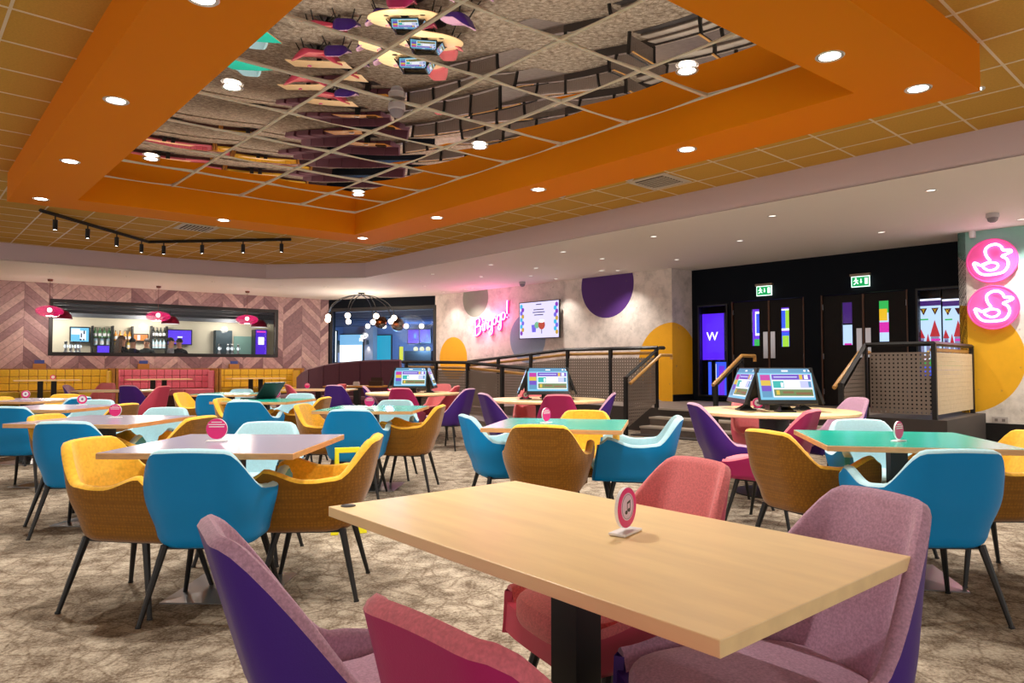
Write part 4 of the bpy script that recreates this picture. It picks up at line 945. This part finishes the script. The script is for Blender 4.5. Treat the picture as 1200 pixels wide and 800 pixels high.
for nm, strokes in glyph:
    m1, m2 = MB(), MB()
    for st_ in strokes:
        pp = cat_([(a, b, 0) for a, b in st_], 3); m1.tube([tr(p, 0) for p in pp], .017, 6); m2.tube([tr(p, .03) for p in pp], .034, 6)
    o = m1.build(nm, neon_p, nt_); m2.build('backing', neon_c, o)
for q in (1.5, 4.0, 6.3):
    p = tr((q, .6), -.25); w_ = WR.w(s0 + p[0], -.30, z0 + p[2]); l = point(w_, 9, (1, .22, .55), .12)

# ---- wall screen
s0, s1 = WR.px(608.5, 375, -.2)[0], WR.px(655.5, 373, -.2)[0]; zt_ = WR.px(632, 352.5, -.2)[1]; zb_ = WR.px(632, 396.5, -.2)[1]; W, Hh = s1 - s0, zt_ - zb_
tv = thing('wall_television', 'wall television showing cocktails framed by balloons', 'television', WR.w((s0 + s1) / 2, -.2, zb_), WR.rz)
MB().box(-W / 2, W / 2, 0, .05, 0, Hh).build('casing', dark, tv); MB().box(-.2, .2, .05, .2, Hh * .3, Hh * .7).build('wall_bracket', dark, tv)
tvm = [emis('tv_' + n, c, s) for n, c, s in (('bg', (214, 208, 250), 1.25), ('purple', (130, 40, 190), 1.0), ('gold', (205, 165, 40), 1.0), ('cyan', (40, 180, 225), 1.1), ('violet', (110, 100, 230), 1.0), ('red', (190, 70, 50), 1.0), ('green', (120, 190, 150), 1.0), ('text', (80, 76, 120), .6), ('white', (250, 248, 255), 1.4))]
sc = MB().box(-W / 2 + .02, W / 2 - .02, -.002, 0, .02, Hh - .02, 0)
for k in range(9):
    for sg in (-1, 1):
        c = (1, 2, 3, 4, 3, 2, 4, 1, 3)[(k + (sg > 0)) % 9]; off = .05 + .05 * (k % 2)
        sc.disc(sg * (W / 2 - .03 - off), Hh * (.16 + .09 * k), .055, -.003 - .0006 * k, -.002, 14, c, rx=.045)
sc.plate([(-.22, .16), (-.10, .16), (-.08, .34), (-.24, .34)], -.005, -.002, 4); sc.disc(-.06, Hh * .36, .08, -.006, -.002, 16, 6); sc.disc(.10, Hh * .36, .11, -.007, -.002, 18, 5); sc.rect(.09, .11, .12, Hh * .3, -.006, -.002, 7); sc.disc(.10, Hh * .46, .04, -.008, -.002, 14, 8, rx=.09)
for k, (z, wd) in enumerate(((.90, .09), (.76, .17), (.69, .2), (.62, .15))): sc.rect(-wd, wd, Hh * z, Hh * (z + .025), -.005, -.002, 7)
sc.build('screen', tvm, tv)

# ================================================================== THE BAR BEHIND THE CHEVRON WALL
def lr(x0, x1, y0, y1, n): return wr_(x0, x1, y0, y1, n, WL)
cream = M('bar_wall', (222, 212, 190), .7); dgrey = M('bar_beam', (52, 52, 56), .6); beam_m = M('bar_beam_grey', (96, 98, 104), .6)
NB = 3.4
wx1 = 7.9
struct(MB().box(-1.5, wx1, NB, NB + .1, 0, 3.2).box(-1.6, -1.5, .12, NB, 0, 3.2).box(wx1, wx1 + .1, .12, NB, 0, 3.2).build('wall_bar', cream, loc=WL.w(0), rz=WL.rz))
struct(MB().box(-1.5, wx1, .12, NB, 2.86, 2.95).build('ceiling_bar_room', M('bar_ceiling', (200, 200, 204), .7), loc=WL.w(0), rz=WL.rz)); struct(MB().box(-1.5, wx1, .12, NB, 0, .21).build('floor_bar_room', dgrey, loc=WL.w(0), rz=WL.rz))
for k, (n, zb_) in enumerate(((.5, 2.70), (1.3, 2.66), (2.1, 2.62), (2.9, 2.56))):
    tag(MB().box(-1.5, wx1, n, n + .09, zb_, 2.87).build('ceiling_beam', beam_m, loc=WL.w(0), rz=WL.rz), 'dark grey beam across the ceiling of the bar', 'beam', 'beams in the bar'); COL.objects[-1]['kind'] = 'structure'
def screen_on(fr, label, x0, x1, y0, y1, n, faces, mats, name='bar_screen'):
    s0, s1, z0, z1 = wr_(x0, x1, y0, y1, n, fr); W, Hh = s1 - s0, z1 - z0
    t = thing(name, label, 'screen', fr.w((s0 + s1) / 2, n, z0), fr.rz)
    MB().box(-W / 2 - .03, W / 2 + .03, 0, .06, -.03, Hh + .03).build('casing', dark, t)
    mb = MB()
    for k, (a, b, c, d, mi) in enumerate(faces): mb.rect(-W / 2 + a * W, -W / 2 + b * W, c * Hh, d * Hh, -.002 * (k + 1), 0, mi)
    mb.build('screen', mats, t); MB().box(-.1, .1, .06, NB - n if fr is WL and NB - n < .6 else .2, Hh * .3, Hh * .7).build('bracket', dark, t); return t
sm = [emis('bar_sky', (110, 195, 235), 1.3), emis('bar_white', (235, 240, 250), 1.4), emis('bar_navy', (40, 50, 90), .6), emis('bar_violet', (88, 50, 225), 1.3), emis('bar_orange', (240, 130, 40), 1.4)]
screen_on(WL, 'blue and white television above the beer taps', 83, 104, 384, 400, NB - .12, [(0, 1, 0, 1, 0), (.02, .5, .5, .95, 1), (.5, .85, .1, .8, 1), (.55, .62, .3, .6, 2), (.7, .78, .55, .8, 2), (.5, .6, .08, .2, 2), (.68, .76, .08, .2, 2)], sm)
screen_on(WL, 'violet television on the bar wall', 197, 224, 387, 403, NB - .12, [(0, 1, 0, 1, 3), (.4, .62, .46, .56, 1)], sm)
# shelving with bottles
bott = {n: M('bottle_' + n, c, .15, emit=.25) for n, c in (('green', (60, 110, 60)), ('amber', (214, 140, 40)), ('clear', (190, 220, 230)), ('gold', (226, 190, 90)), ('red', (200, 70, 40)), ('dark', (30, 34, 30)))}
def bottle(label, s, n, z, mt, group, h=.28):
    t = thing('bottle', label, 'bottle', WL.w(s, n, z), WL.rz, group); r = h * .15
    MB().lathe([(1e-4, 0), (r, 0), (r, h * .55), (r * .9, h * .62), (r * .35, h * .74), (r * .35, h * .93)], 10).build('glass_body', mt, t, smooth=True); MB().lathe([(r * .42, h * .93), (r * .42, h), (1e-4, h)], 8).build('cap', dark, t)
    MB().lathe([(r * 1.03, h * .15), (r * 1.03, h * .42)], 10).build('label_band', white, t)
def shelving(label, x0, x1, ys, kinds, counts, gname):
    n = NB - .18; s0, s1, z0, z1 = lr(x0, x1, 382, 411, n)
    t = thing('bottle_shelf', label, 'shelf', WL.w(s0, n, .15), WL.rz, 'black shelf racks behind the bar'); W = s1 - s0
    for x in (0, W): MB().box(x - .02, x + .02, -.1, .12, 0, z1 - .15).build('upright', black, t)
    for y, kd, c in zip(ys, kinds, counts):
        z = WL.px((x0 + x1) / 2, y, n)[1]; MB().box(0, W, -.1, .12, z - .175, z - .15).build('shelf_board', black, t)
        for k in range(c): bottle('%s bottle on the %s' % (kd, gname), s0 + W * (k + .6) / (c + .2), n, z, bott[kd], '%s bottles on the %s' % (kd, gname), .30)
shelving('black rack with green and clear bottles beside the blue television', 108, 131, (395.5, 404.5), ('green', 'clear'), (4, 3), 'rack beside the blue television')
shelving('black rack with amber bottles beside the orange lit panel', 132, 155, (399, 409), ('amber', 'gold'), (4, 3), 'rack beside the orange panel')
shelving('black rack with green bottles beside the violet television', 177, 195, (395, 408), ('dark', 'clear'), (4, 4), 'rack beside the violet television')
screen_on(WL, 'orange lit bottle display panel on the bar wall', 157, 173, 392, 399, NB - .12, [(0, 1, 0, 1, 4), (.25, .45, .1, .9, 1), (.6, .8, .2, .8, 4)], sm, 'lit_panel')
screen_on(WL, 'low violet glowing panel under the bottle rack', 114, 128, 405, 413, NB - .5, [(0, 1, 0, 1, 3)], sm, 'lit_panel')
# counter and taps
bc = thing('bar_counter', 'long dark bar counter with steel top behind the window', 'counter', WL.w(0, 1.5, .15), WL.rz); MB().box(.6, 7.4, 0, .5, 0, 1.33).build('front', dgrey, bc); MB().box(.55, 7.45, -.05, .55, 1.33, 1.37).build('worktop', steel, bc)
for x, lab in ((77, 'by the window edge'), (83, ''), (89, ''), (93, ''), (257, ''), (267, ''), (272, ''), (279, '')):
    s = WL.px(x, 405, 1.7)[0]; t = thing('beer_tap', 'chrome beer tap with a lit white badge on the bar counter', 'beer tap', WL.w(s, 1.7, 1.52), WL.rz, 'beer taps on the bar')
    MB().lathe([(.05, 0), (.05, .02), (.03, .04), (.03, .26), (.04, .30), (1e-4, .31)], 12).build('column', steel, t, smooth=True); MB().tube([(0, -.03, .22), (0, -.12, .2), (0, -.13, .12)], .014, 6).build('spout', steel, t); MB().disc(0, .17, .05, -.05, -.03, 14).build('badge', emis('tap_badge', (235, 245, 250), 1.6), t)
s0, s1, z0, z1 = lr(253, 272, 387, 415, NB - .3); tag(MB().box(s0, s1, 0, .3, .15, z1).build('bar_column', M('petrol_paint', (34, 54, 64), .6), loc=WL.w(0, NB - .3), rz=WL.rz), 'dark petrol column on the bar back wall', 'column')
s0, s1, z0, z1 = lr(274, 296, 394, 415, NB - .06); tag(MB().box(s0, s1, 0, .05, .15, z1).build('wall_panel', M('sea_green', (128, 168, 160), .6), loc=WL.w(0, NB - .06), rz=WL.rz), 'pale sea green panel on the bar back wall', 'panel')
s0, s1, z0, z1 = lr(299, 313, 386, 415, NB - .5); W = s1 - s0
t = thing('neon_cabinet', 'violet and pink lit cabinet at the end of the bar', 'cabinet', WL.w(s0, NB - .5, .15), WL.rz); MB().box(0, W, .01, .4, 0, z1 - .15).build('cabinet', dark, t)
mb = MB().rect(.02, W - .02, 1.0, z1 - .17, 0, .01, 0).rect(.1, W - .1, z1 - .65, z1 - .40, -.004, .01, 1).rect(.05, W - .05, z1 - .25, z1 - .2, -.004, .01, 2)
mb.build('lit_front', [emis('cab_violet', (90, 40, 220), 1.0), emis('cab_white', (240, 235, 255), 1.6), emis('cab_pink', (235, 70, 170), 1.3)], t)
for sx, w_ in ((1.3, 62), (3.6, 62), (6.0, 50)): point(WL.w(sx, 2.6, 2.45), w_, (1, .92, .8), .25)  # unseen point lights added to brighten the bar, no fixtures

# ---- people in the bar
skin = M('skin', (214, 156, 124), .5)
def person(label, x, n, phi, topc, hairc, long_hair=False, h=1.72, arm=.25):
    s = WL.px(x, 405, n)[0]; q = h / 1.72
    V_ = [(0, 0, .93), (0, .01, 1.12), (0, 0, 1.34), (0, 0, 1.45), (0, .01, 1.53), (0, .02, 1.62), (0, .01, 1.69),
          (-.10, 0, .88), (-.11, .02, .48), (-.11, -.01, .09), (-.11, .12, .03), (.10, 0, .88), (.11, .02, .48), (.11, -.01, .09), (.11, .12, .03),
          (-.19, 0, 1.39), (-.25, -.01, 1.13), (-.22, arm, 1.02), (-.20, arm + .09, 1.02), (.19, 0, 1.39), (.25, -.01, 1.13), (.22, arm, 1.02), (.20, arm + .09, 1.02)]
    E_ = [(0, 1), (1, 2), (2, 3), (3, 4), (4, 5), (5, 6), (0, 7), (7, 8), (8, 9), (9, 10), (0, 11), (11, 12), (12, 13), (13, 14), (2, 15), (15, 16), (16, 17), (17, 18), (2, 19), (19, 20), (20, 21), (21, 22)]
    Rr = [(.15, .10), (.14, .10), (.16, .11), (.06, .06), (.058, .062), (.078, .092), (.06, .07), (.085, .085), (.058, .062), (.042, .045), (.04, .03), (.085, .085), (.058, .062), (.042, .045), (.04, .03), (.06, .06), (.045, .045), (.034, .034), (.034, .022), (.06, .06), (.045, .045), (.034, .034), (.034, .022)]
    me = bpy.data.meshes.new('p'); me.from_pydata([tuple(c * q for c in v) for v in V_], E_, []); tmp = bpy.data.objects.new('p', me); COL.objects.link(tmp)
    tmp.modifiers.new('skin', 'SKIN'); sub = tmp.modifiers.new('sub', 'SUBSURF'); sub.levels = 2
    for sv, r in zip(me.skin_vertices[0].data, Rr): sv.radius = (r[0] * q, r[1] * q)
    me.skin_vertices[0].data[0].use_root = True
    bpy.context.view_layer.update(); b = bpy.data.meshes.new_from_object(tmp.evaluated_get(bpy.context.evaluated_depsgraph_get())); bpy.data.objects.remove(tmp)
    b.materials.clear()
    for m in (topc, skin, M('dark_trousers', (30, 30, 38), .8), dark): b.materials.append(m)
    for p in b.polygons:
        c = p.center / q; p.use_smooth = True
        p.material_index = 1 if (c.z > 1.46 or (c.y > arm + .02 and .9 < c.z < 1.15)) else 3 if c.z < .10 else 2 if c.z < .92 else 0
    t = thing('person', label, 'person', WL.w(s, n, .21), -R_(phi), 'people in the bar')
    o = obj('body', b, t)
    hm = M('hair_' + hairc[0], hairc[1], .6); hb = MB(); N2 = 14
    hb.lathe([((.100 if k else .088) * math.cos(PI / 2 * k / 6) + 1e-4, .115 * math.sin(PI / 2 * k / 6)) for k in range(7)], N2, c=(0, -.012 * q, 1.645 * q), sx=.92, sy=1.08)
    if long_hair: hb.add([(-.095, -.04, 1.66), (.095, -.04, 1.66), (.13, -.10, 1.30), (-.13, -.10, 1.30), (-.08, -.115, 1.66), (.08, -.115, 1.66), (.11, -.16, 1.30), (-.11, -.16, 1.30)], [(0, 1, 2, 3), (7, 6, 5, 4), (0, 4, 5, 1), (1, 5, 6, 2), (3, 2, 6, 7), (0, 3, 7, 4)])
    hb.build('hair', hm, t, smooth=True)
    f = MB().add([(-.012, .095, 1.60), (.012, .095, 1.60), (0, .128, 1.605), (0, .098, 1.645)], [(0, 2, 3), (1, 3, 2), (0, 1, 2), (0, 3, 1)])
    for v in (-1, 1): f.ball((v * .034, .094, 1.635), .012, 8, 1); f.ball((v * .083, .01, 1.62), .022, 8, 0)
    f.box(-.025, .025, .094, .102, 1.567, 1.576, 2); f.build('face', [skin, dark, M('lips', (160, 84, 80), .5)], t)
blk = M('black_jacket', (20, 20, 24), .8); wht = M('grey_shirt', (150, 150, 156), .8)
person('person with long brown hair and black jacket, seen from behind in the bar', 143, .50, 30, blk, ('brown', (96, 64, 44)), True)
person('person with dark hair and black jacket beside the long haired guest', 155.5, 1.15, 10, blk, ('black', (24, 20, 20)), False, 1.68)
person('person facing the window behind the bar in a dark top', 172, 2.6, 185, M('dark_green_top', (34, 44, 44), .8), ('grey', (70, 60, 54)), False, 1.74)
person('person in a grey shirt in front of the violet television', 200, .55, 60, wht, ('dark', (40, 30, 26)), False, 1.70)
person('person with short dark hair and dark waistcoat by the violet television', 210, 1.05, -50, M('dark_waistcoat', (28, 28, 34), .8), ('darkest', (20, 16, 14)), False, 1.70)

# ================================================================== ROOM BEHIND THE BLACK FRAMED WINDOW
def br(x0, x1, y0, y1, n): return wr_(x0, x1, y0, y1, n, WB)
ND = 5.5
struct(MB().box(-3.2, 6.2, ND, ND + .1, 0, 3.2).box(-3.3, -3.2, 4.2, ND, 0, 3.2).box(6.2, 6.3, .12, ND, 0, 3.2).build('wall_far_room', M('far_wall', (120, 130, 160), .7), loc=WB.w(0), rz=WB.rz))
struct(MB().box(-3.3, 6.3, .12, ND, 0, .05).build('floor_far_room', dgrey, loc=WB.w(0), rz=WB.rz)); struct(MB().box(-3.3, 6.3, .12, ND, 2.84, 2.95).build('ceiling_far_room', M('far_ceiling', (200, 216, 240), .7), loc=WB.w(0), rz=WB.rz))
for k in range(6): struct(MB().box(-3.2, 6.2, .6 + k * .85, .7 + k * .85, 2.68, 2.85).build('ceiling_far_beam', M('far_beam', (60, 72, 100), .6), loc=WB.w(0), rz=WB.rz))
fm = [emis('far_white', (240, 248, 255), 2.2), emis('far_sky', (130, 190, 235), 1.1), emis('far_teal', (20, 165, 205), 1.0), emis('far_violet', (96, 40, 215), 1.2), emis('far_yellow', (225, 225, 30), 1.1), emis('far_blue', (60, 90, 220), 1.0)]
screen_on(WB, 'big white glowing projection screen in the far room', 397, 425, 392, 424, ND - .2, [(0, 1, 0, 1, 1), (.03, .97, 0, .62, 0)], fm, 'projection_screen')
screen_on(WB, 'narrow white lit strip beside the window frame in the far room', 390, 394, 388, 424, ND - .6, [(0, 1, 0, 1, 0)], fm, 'lit_panel')
screen_on(WB, 'turquoise lit panel in the far room', 438, 458, 393, 423, ND - .2, [(0, 1, 0, 1, 2)], fm, 'lit_panel')
screen_on(WB, 'violet menu screen with a pale ring in the far room', 478, 491, 386, 402, ND - .9, [(0, 1, 0, 1, 3), (.5, .8, .3, .75, 5), (.58, .72, .4, .65, 1)], fm, 'menu_screen'); screen_on(WB, 'plain violet menu screen at the end of the row', 492, 504, 386, 401, ND - .9, [(0, 1, 0, 1, 3), (.7, .75, .4, .6, 1)], fm, 'menu_screen')
s0, s1, z0, z1 = br(427, 437, 388, 425, ND - .5); tag(MB().box(s0, s1, 0, .3, .05, 2.84).build('wall_pier', M('pier_grey', (170, 160, 160), .7), loc=WB.w(0, ND - .5), rz=WB.rz), 'pale pier with a black wall lamp in the far room', 'pier')
t = thing('wall_lamp', 'black cylinder wall lamp on the pale pier', 'wall lamp', WB.w((s0 + s1) / 2, ND - .58, WB.px(432, 401, ND - .5)[1]), WB.rz); MB().lathe([(.05, -.09), (.05, .09), (1e-4, .09)], 12).build('shade', black, t); MB().box(-.02, .02, 0, .08, -.02, .02).build('arm', black, t); spot(t, (0, .02, -.1), 14, 80, .5)
s0, s1, z0, z1 = br(474, 505, 411, 430, ND - 1.2); bcz = thing('far_counter', 'black counter with pale lamps in the far room', 'counter', WB.w(s0, ND - 1.2, .05), WB.rz); MB().box(0, s1 - s0, 0, .5, 0, z1 - .05).build('front', dark, bcz); [MB().ball((x, .2, z1 + .02), .09).build('lamp_globe', emis('globe_warm', (235, 230, 190), 1.2), bcz) for x in (.35, .6, .85)]
s0, s1, z0, z1 = br(468, 472, 406, 422, ND - 1.3); t = thing('banner', 'narrow bright yellow banner in the far room', 'banner', WB.w(s0, ND - 1.3, .05), WB.rz); MB().box(0, s1 - s0, 0, .03, z0 - .05, z1 - .05).build('cloth', fm[4], t); MB().box(-.02, .0, .0, .03, 0, z1).build('pole', black, t)
copper = M('copper', (150, 78, 40), .25, metal=1.0)
for x, y in ((446, 377), (466, 380)):
    s, z = WB.px(x, y, 1.0); t = thing('copper_pendant', 'round copper pendant lamp behind the black framed window', 'pendant lamp', WB.w(s, 1.0, z), WB.rz, 'copper pendants'); MB().ball((0, 0, 0), .21, 18).build('shade', copper, t, smooth=True); MB().tube([(0, 0, .2), (0, 0, 2.84 - z)], .008, 6).build('cord', black, t)
for x, y in ((476, 382), (494, 382), (431, 382), (450, 382)):  # last two are reflections of the chandelier globes, built as hanging globes
    s, z = WB.px(x, y, 1.6); t = thing('globe_pendant', 'small glowing globe in a row of pendants and reflections behind the black framed window', 'pendant lamp', WB.w(s, 1.6, z), WB.rz, 'globe pendants'); MB().ball((0, 0, 0), .075, 14).build('globe', bulb_glow, t, smooth=True); MB().tube([(0, 0, .07), (0, 0, 2.84 - z)], .006, 6).build('cord', black, t)
point(WB.w(.5, 3.2, 2.0), 300, (.25, .55, 1.0), .3); point(WB.w(2.8, 3.0, 2.0), 110, (.4, .45, 1.0), .3)  # unseen blue point lights added to light the far room, no fixtures

# ================================================================== LAMPS
ring_m = M('lamp_ring', (210, 205, 200), .3, metal=.6)
dl_ring = MB().lathe([(.066, -.002), (.085, -.006), (.092, 0)], 28, cap=False).mesh('trim_ring', ring_m, True); soft_glow = emis('lamp_glow_soft', (255, 244, 230), 1.6); dl_soft = MB().lathe([(1e-4, -.001), (.067, -.001)], 24, cap=False).mesh('lamp_face', soft_glow); dl_lamp = MB().lathe([(1e-4, -.001), (.067, -.001)], 24, cap=False).mesh('lamp_face', glow_white)
def downlight(x, y, z, label, group, watts, size=125, sc=1.0, blend=.7, col=(1, .92, .82)):
    t = thing('downlight', label, 'downlight', (x, y, z), 0, group)
    a, b = obj('trim_ring', dl_ring, t), obj('lamp_face', dl_soft if z == ZL else dl_lamp, t)
    if sc != 1: a.scale = b.scale = (sc, sc, 1)
    if watts: spot(t, (0, 0, -.02), watts, size, blend, col)
sof = [at(x, y, ZS) for x, y in ((136, 118), (82, 189), (48, 233), (262, 258), (425, 279), (512, 255), (631, 222), (805, 175), (1076, 104), (237, -2))]
sof += [(2.1, 4.55), (.9, 3.5), (-.9, 3.2)]
def side_of(p):
    best = None
    for (a, b), nm in zip(((oq[0], oq[1]), (oq[1], oq[2]), (oq[2], oq[3]), (oq[3], oq[0])), ('booth side', 'long side away from the doors', 'short side away from the booths', 'long door side')):
        L_ = math.hypot(b[0] - a[0], b[1] - a[1]); d_ = abs((b[0] - a[0]) * (p[1] - a[1]) - (b[1] - a[1]) * (p[0] - a[0])) / L_
        if best is None or d_ < best[0]: best = (d_, nm)
    return best[1]
for p in sof: downlight(p[0], p[1], ZS, 'round white downlight in the %s of the orange ceiling frame' % side_of(p), 'downlights in the %s of the orange frame' % side_of(p), DOWN_W)
for x, y in ((272, 102), (177, 186), (420, 228), (562, 172), (805, 83)):
    p = at(x, y, ZT - .035); downlight(p[0], p[1], ZT - .035, 'round downlight set between the mirror panels', 'downlights in the mirror ceiling', DOWN_W * .8)
p = at(1140, 105.5, ZT); downlight(p[0], p[1], ZT, 'round downlight in the ochre tiles beside the corner of the orange frame', 'downlights in the tiles', DOWN_W * .6)
low = [(1091, 223), (1033, 272), (905, 253), (766, 277), (867, 282), (660, 295), (705.5, 303), (705, 317), (793, 304), (628, 314), (622, 323), (575, 310), (564, 324), (507, 321), (498, 335), (545, 339), (520, 342), (382, 336)]
for x, y in low:
    p = at(x, y, ZL); zone = 'before the entrance doors' if x > 780 else 'near the wall television' if x > 600 else 'near the neon lettering' if x > 400 else 'by the chandelier'
    downlight(p[0], p[1], ZL, 'small round downlight in the pale lower ceiling ' + zone, 'lower ceiling downlights ' + zone, DOWN_W * .42, 110, .7)
for x, y in ((60, 318), (150, 324), (250, 330), (330, 335)):
    p = at(x, y, ZL); downlight(p[0], p[1], ZL, 'tiny round downlight in the lower ceiling above the booths', 'downlights above the booths', DOWN_W * .55, 110, .5, col=(1, .82, .66))

for fr, s_, n_w, lab, wt, sz in ((WW, .9, -.55, 'beside the duck wall', .9, 125), (WW, 2.2, -.7, 'beside the duck wall', .9, 125), (WW, 3.6, -.7, 'beside the duck wall', .9, 125), (WR, 5.05, -.42, 'above the wall television', .5, 95), (WR, 2.2, -.5, 'close to the neon lettering wall', .35, 110), (WR, 6.9, -.5, 'close to the purple painted circle', .45, 110)):  # extra washers added to brighten the duck wall and scallop the neon wall
    p = fr.w(s_, n_w); downlight(p[0], p[1], ZL, 'small round added wall washing downlight ' + lab, 'added wall washing downlights ' + lab, DOWN_W * wt, sz, .7)

# ---- track with spots
tp = [(*at(47, 244, ZT), ZT), (*at(174, 281.5, ZT), ZT), (*at(341, 278.5, ZT), ZT)]
tr_ = thing('track_light', 'black ceiling track bent in the middle with eight cylinder spots', 'track light', (tp[1][0], tp[1][1], ZT - .05)); to = Vector(tp[1])
for a, b in zip(tp[:-1], tp[1:]): MB().tube([Vector(a) - to + Vector((0, 0, .02)), Vector(b) - to + Vector((0, 0, .02))], .028, 4).build('rail', black, tr_)
for k, (x, seg) in enumerate(((65, 0), (103, 0), (137, 0), (166, 0), (192, 1), (237, 1), (285, 1), (330, 1))):
    a, b = Vector(tp[seg]), Vector(tp[seg + 1]); lo, hi = 0., 1.
    for _ in range(30):
        m = (lo + hi) / 2; p = a.lerp(b, m)
        if proj(p.x, p.y, p.z)[0] < x: lo = m
        else: hi = m
    p = a.lerp(b, lo) - to
    c = MB().lathe([(.035, -.22), (.035, -.06), (1e-4, -.06)], 14, cap=False).tube([(0, 0, -.07), (0, 0, .01)], .012, 6).build('spot_can', black, tr_, smooth=True, loc=p)
    MB().lathe([(1e-4, -.212), (.034, -.212)], 14, cap=False).build('spot_lens', glow_white, c); spot(c, (0, 0, -.23), 16, 60, .6)

# ---- pink glass pendants over the booths
pg = M('pink_glass', (186, 20, 104), .06, alpha=.45, emit=.03, ecol=(230, 30, 120))
for k, (x, y, yc) in enumerate(((59, 364, 327), (186, 370, 335), (290, 374, 341))):
    p = at(x, yc, ZL); z = H + p[1] * ((YH - y) / F)
    t = thing('pink_pendant', 'flat pink glass pendant over ' + ('the longest gold booth', 'the rose booth', 'the gold booth by the curved bench')[k], 'pendant lamp', (p[0], p[1], z), 0, 'pink glass pendants')
    MB().lathe([(1e-3, -.13), (.16, -.125), (.27, -.06), (.29, 0), (.25, .06), (.12, .11), (.03, .125)], 28).build('glass_shade', pg, t, smooth=True); MB().ball((0, 0, .02), .05, 12).build('bulb', bulb_glow, t)
    point((p[0], p[1], z - .18), 30, (1, .86, .74), .1)
    MB().tube([(0, 0, .12), (0, 0, ZL - z - .04)], .006, 6).build('cord', M('cord', (120, 70, 70), .5), t); MB().lathe([(.05, ZL - z - .05), (.06, ZL - z)], 14).build('ceiling_rose', M('rose_copper', (120, 70, 56), .4, metal=.5), t)
    s, zz = WL.px(x + 13.5, y + 7, .9); t = thing('dome_pendant', 'crimson dome pendant behind the bar glass near ' + ('the blue television', 'the violet television', 'the petrol column')[k], 'pendant lamp', WL.w(s, .9, zz), WL.rz, 'dome pendants in the bar')
    MB().lathe([(.24, -.06), (.22, .04), (.14, .14), (.04, .17)], 24, cap=False).build('shade', M('crimson_shade', (150, 14, 50), .35), t, smooth=True); MB().lathe([(1e-4, -.055), (.235, -.055)], 24, cap=False).build('diffuser', emis('diffuser', (250, 240, 230), 1.3), t); MB().tube([(0, 0, .16), (0, 0, 2.86 - zz)], .006, 6).build('cord', black, t)

# ---- arched globe chandelier
c = (*atd(423, 19.4), 0); zc = 3.13
t = thing('globe_chandelier', 'black arched chandelier with eight glowing globes by the black window', 'chandelier', (c[0], c[1], zc))
for k in range(8):
    an_ = R_((180, -148, 125, -100, 81, -53, 39, -5)[k]); r = .93; dr_ = .62 - .05 * (k % 2)
    pts = [(r * math.sin(PI / 2 * i / 8) * math.cos(an_), r * math.sin(PI / 2 * i / 8) * math.sin(an_), -dr_ * (1 - math.cos(PI / 2 * i / 8))) for i in range(9)]
    a = MB().tube(pts, .012, 6).build('arm', black, t); MB().ball((pts[-1][0], pts[-1][1], -dr_ - .07), .075, 14).build('globe', bulb_glow, a, smooth=True)
MB().tube([(0, 0, 0), (0, 0, ZL - zc)], .014, 8).build('stem', black, t); MB().lathe([(.09, ZL - zc - .03), (.09, ZL - zc)], 16).build('ceiling_plate', black, t)
point((c[0], c[1], 2.3), 80, (1, .85, .68), .5)

# ---- vents, sensors, cameras
vent_m = M('vent_white', (206, 196, 182), .5)
for x, y, lab in ((772, 213, 'beside the orange frame above the doors'), (230, 267, 'near the black light track'), (452, 292, 'beside the far corner of the orange frame')):
    p = at(x, y, ZT); t = thing('ceiling_vent', 'square ceiling vent ' + lab, 'vent', (p[0], p[1], ZT), rzU, 'ceiling vents')
    MB().box(-.3, .3, -.3, .3, -.004, .003).build('frame', vent_m, t); MB().box(-.22, .22, -.22, .22, -.006, -.003).build('duct', M('vent_dark', (60, 46, 30), .8), t)
    for k in range(7): MB().box(-.22, .22, -.19 + k * .06, -.17 + k * .06, -.014, -.004).build('slat', vent_m, t)
for x, y, lab, zc_ in ((1163, 250, 'grey dome camera on the lower ceiling by the duck wall', ZL), (612, 330, 'small dome camera on the ceiling above the television', ZL), (465, 122, 'pale dome camera hanging under the mirror ceiling', ZT - .03)):
    p = at(x, y, zc_); t = thing('dome_camera', lab, 'camera', (p[0], p[1], zc_)); q = 1.0
    MB().lathe([(.075, 0), (.08, -.05), (.07, -.06)], 20).build('housing', M('camera_grey', (196, 186, 192), .4), t, smooth=True); MB().lathe([(.068, -.055), (.055, -.10), (.03, -.12), (1e-4, -.125)], 20).build('dome', M('camera_dome', (150, 140, 152), .2), t, smooth=True)
for x, y in ((738, 208), (659, 227.5)):
    p = at(x, y, ZT); t = thing('smoke_detector', 'small round detector on the ochre ceiling tiles', 'detector', (p[0], p[1], ZT), 0, 'smoke detectors'); MB().lathe([(.05, .004), (.05, -.02), (.03, -.04), (1e-4, -.042)], 16).build('body', ring_m, t, smooth=True); MB().lathe([(.06, .004), (.06, -.006)], 16).build('base', white, t)
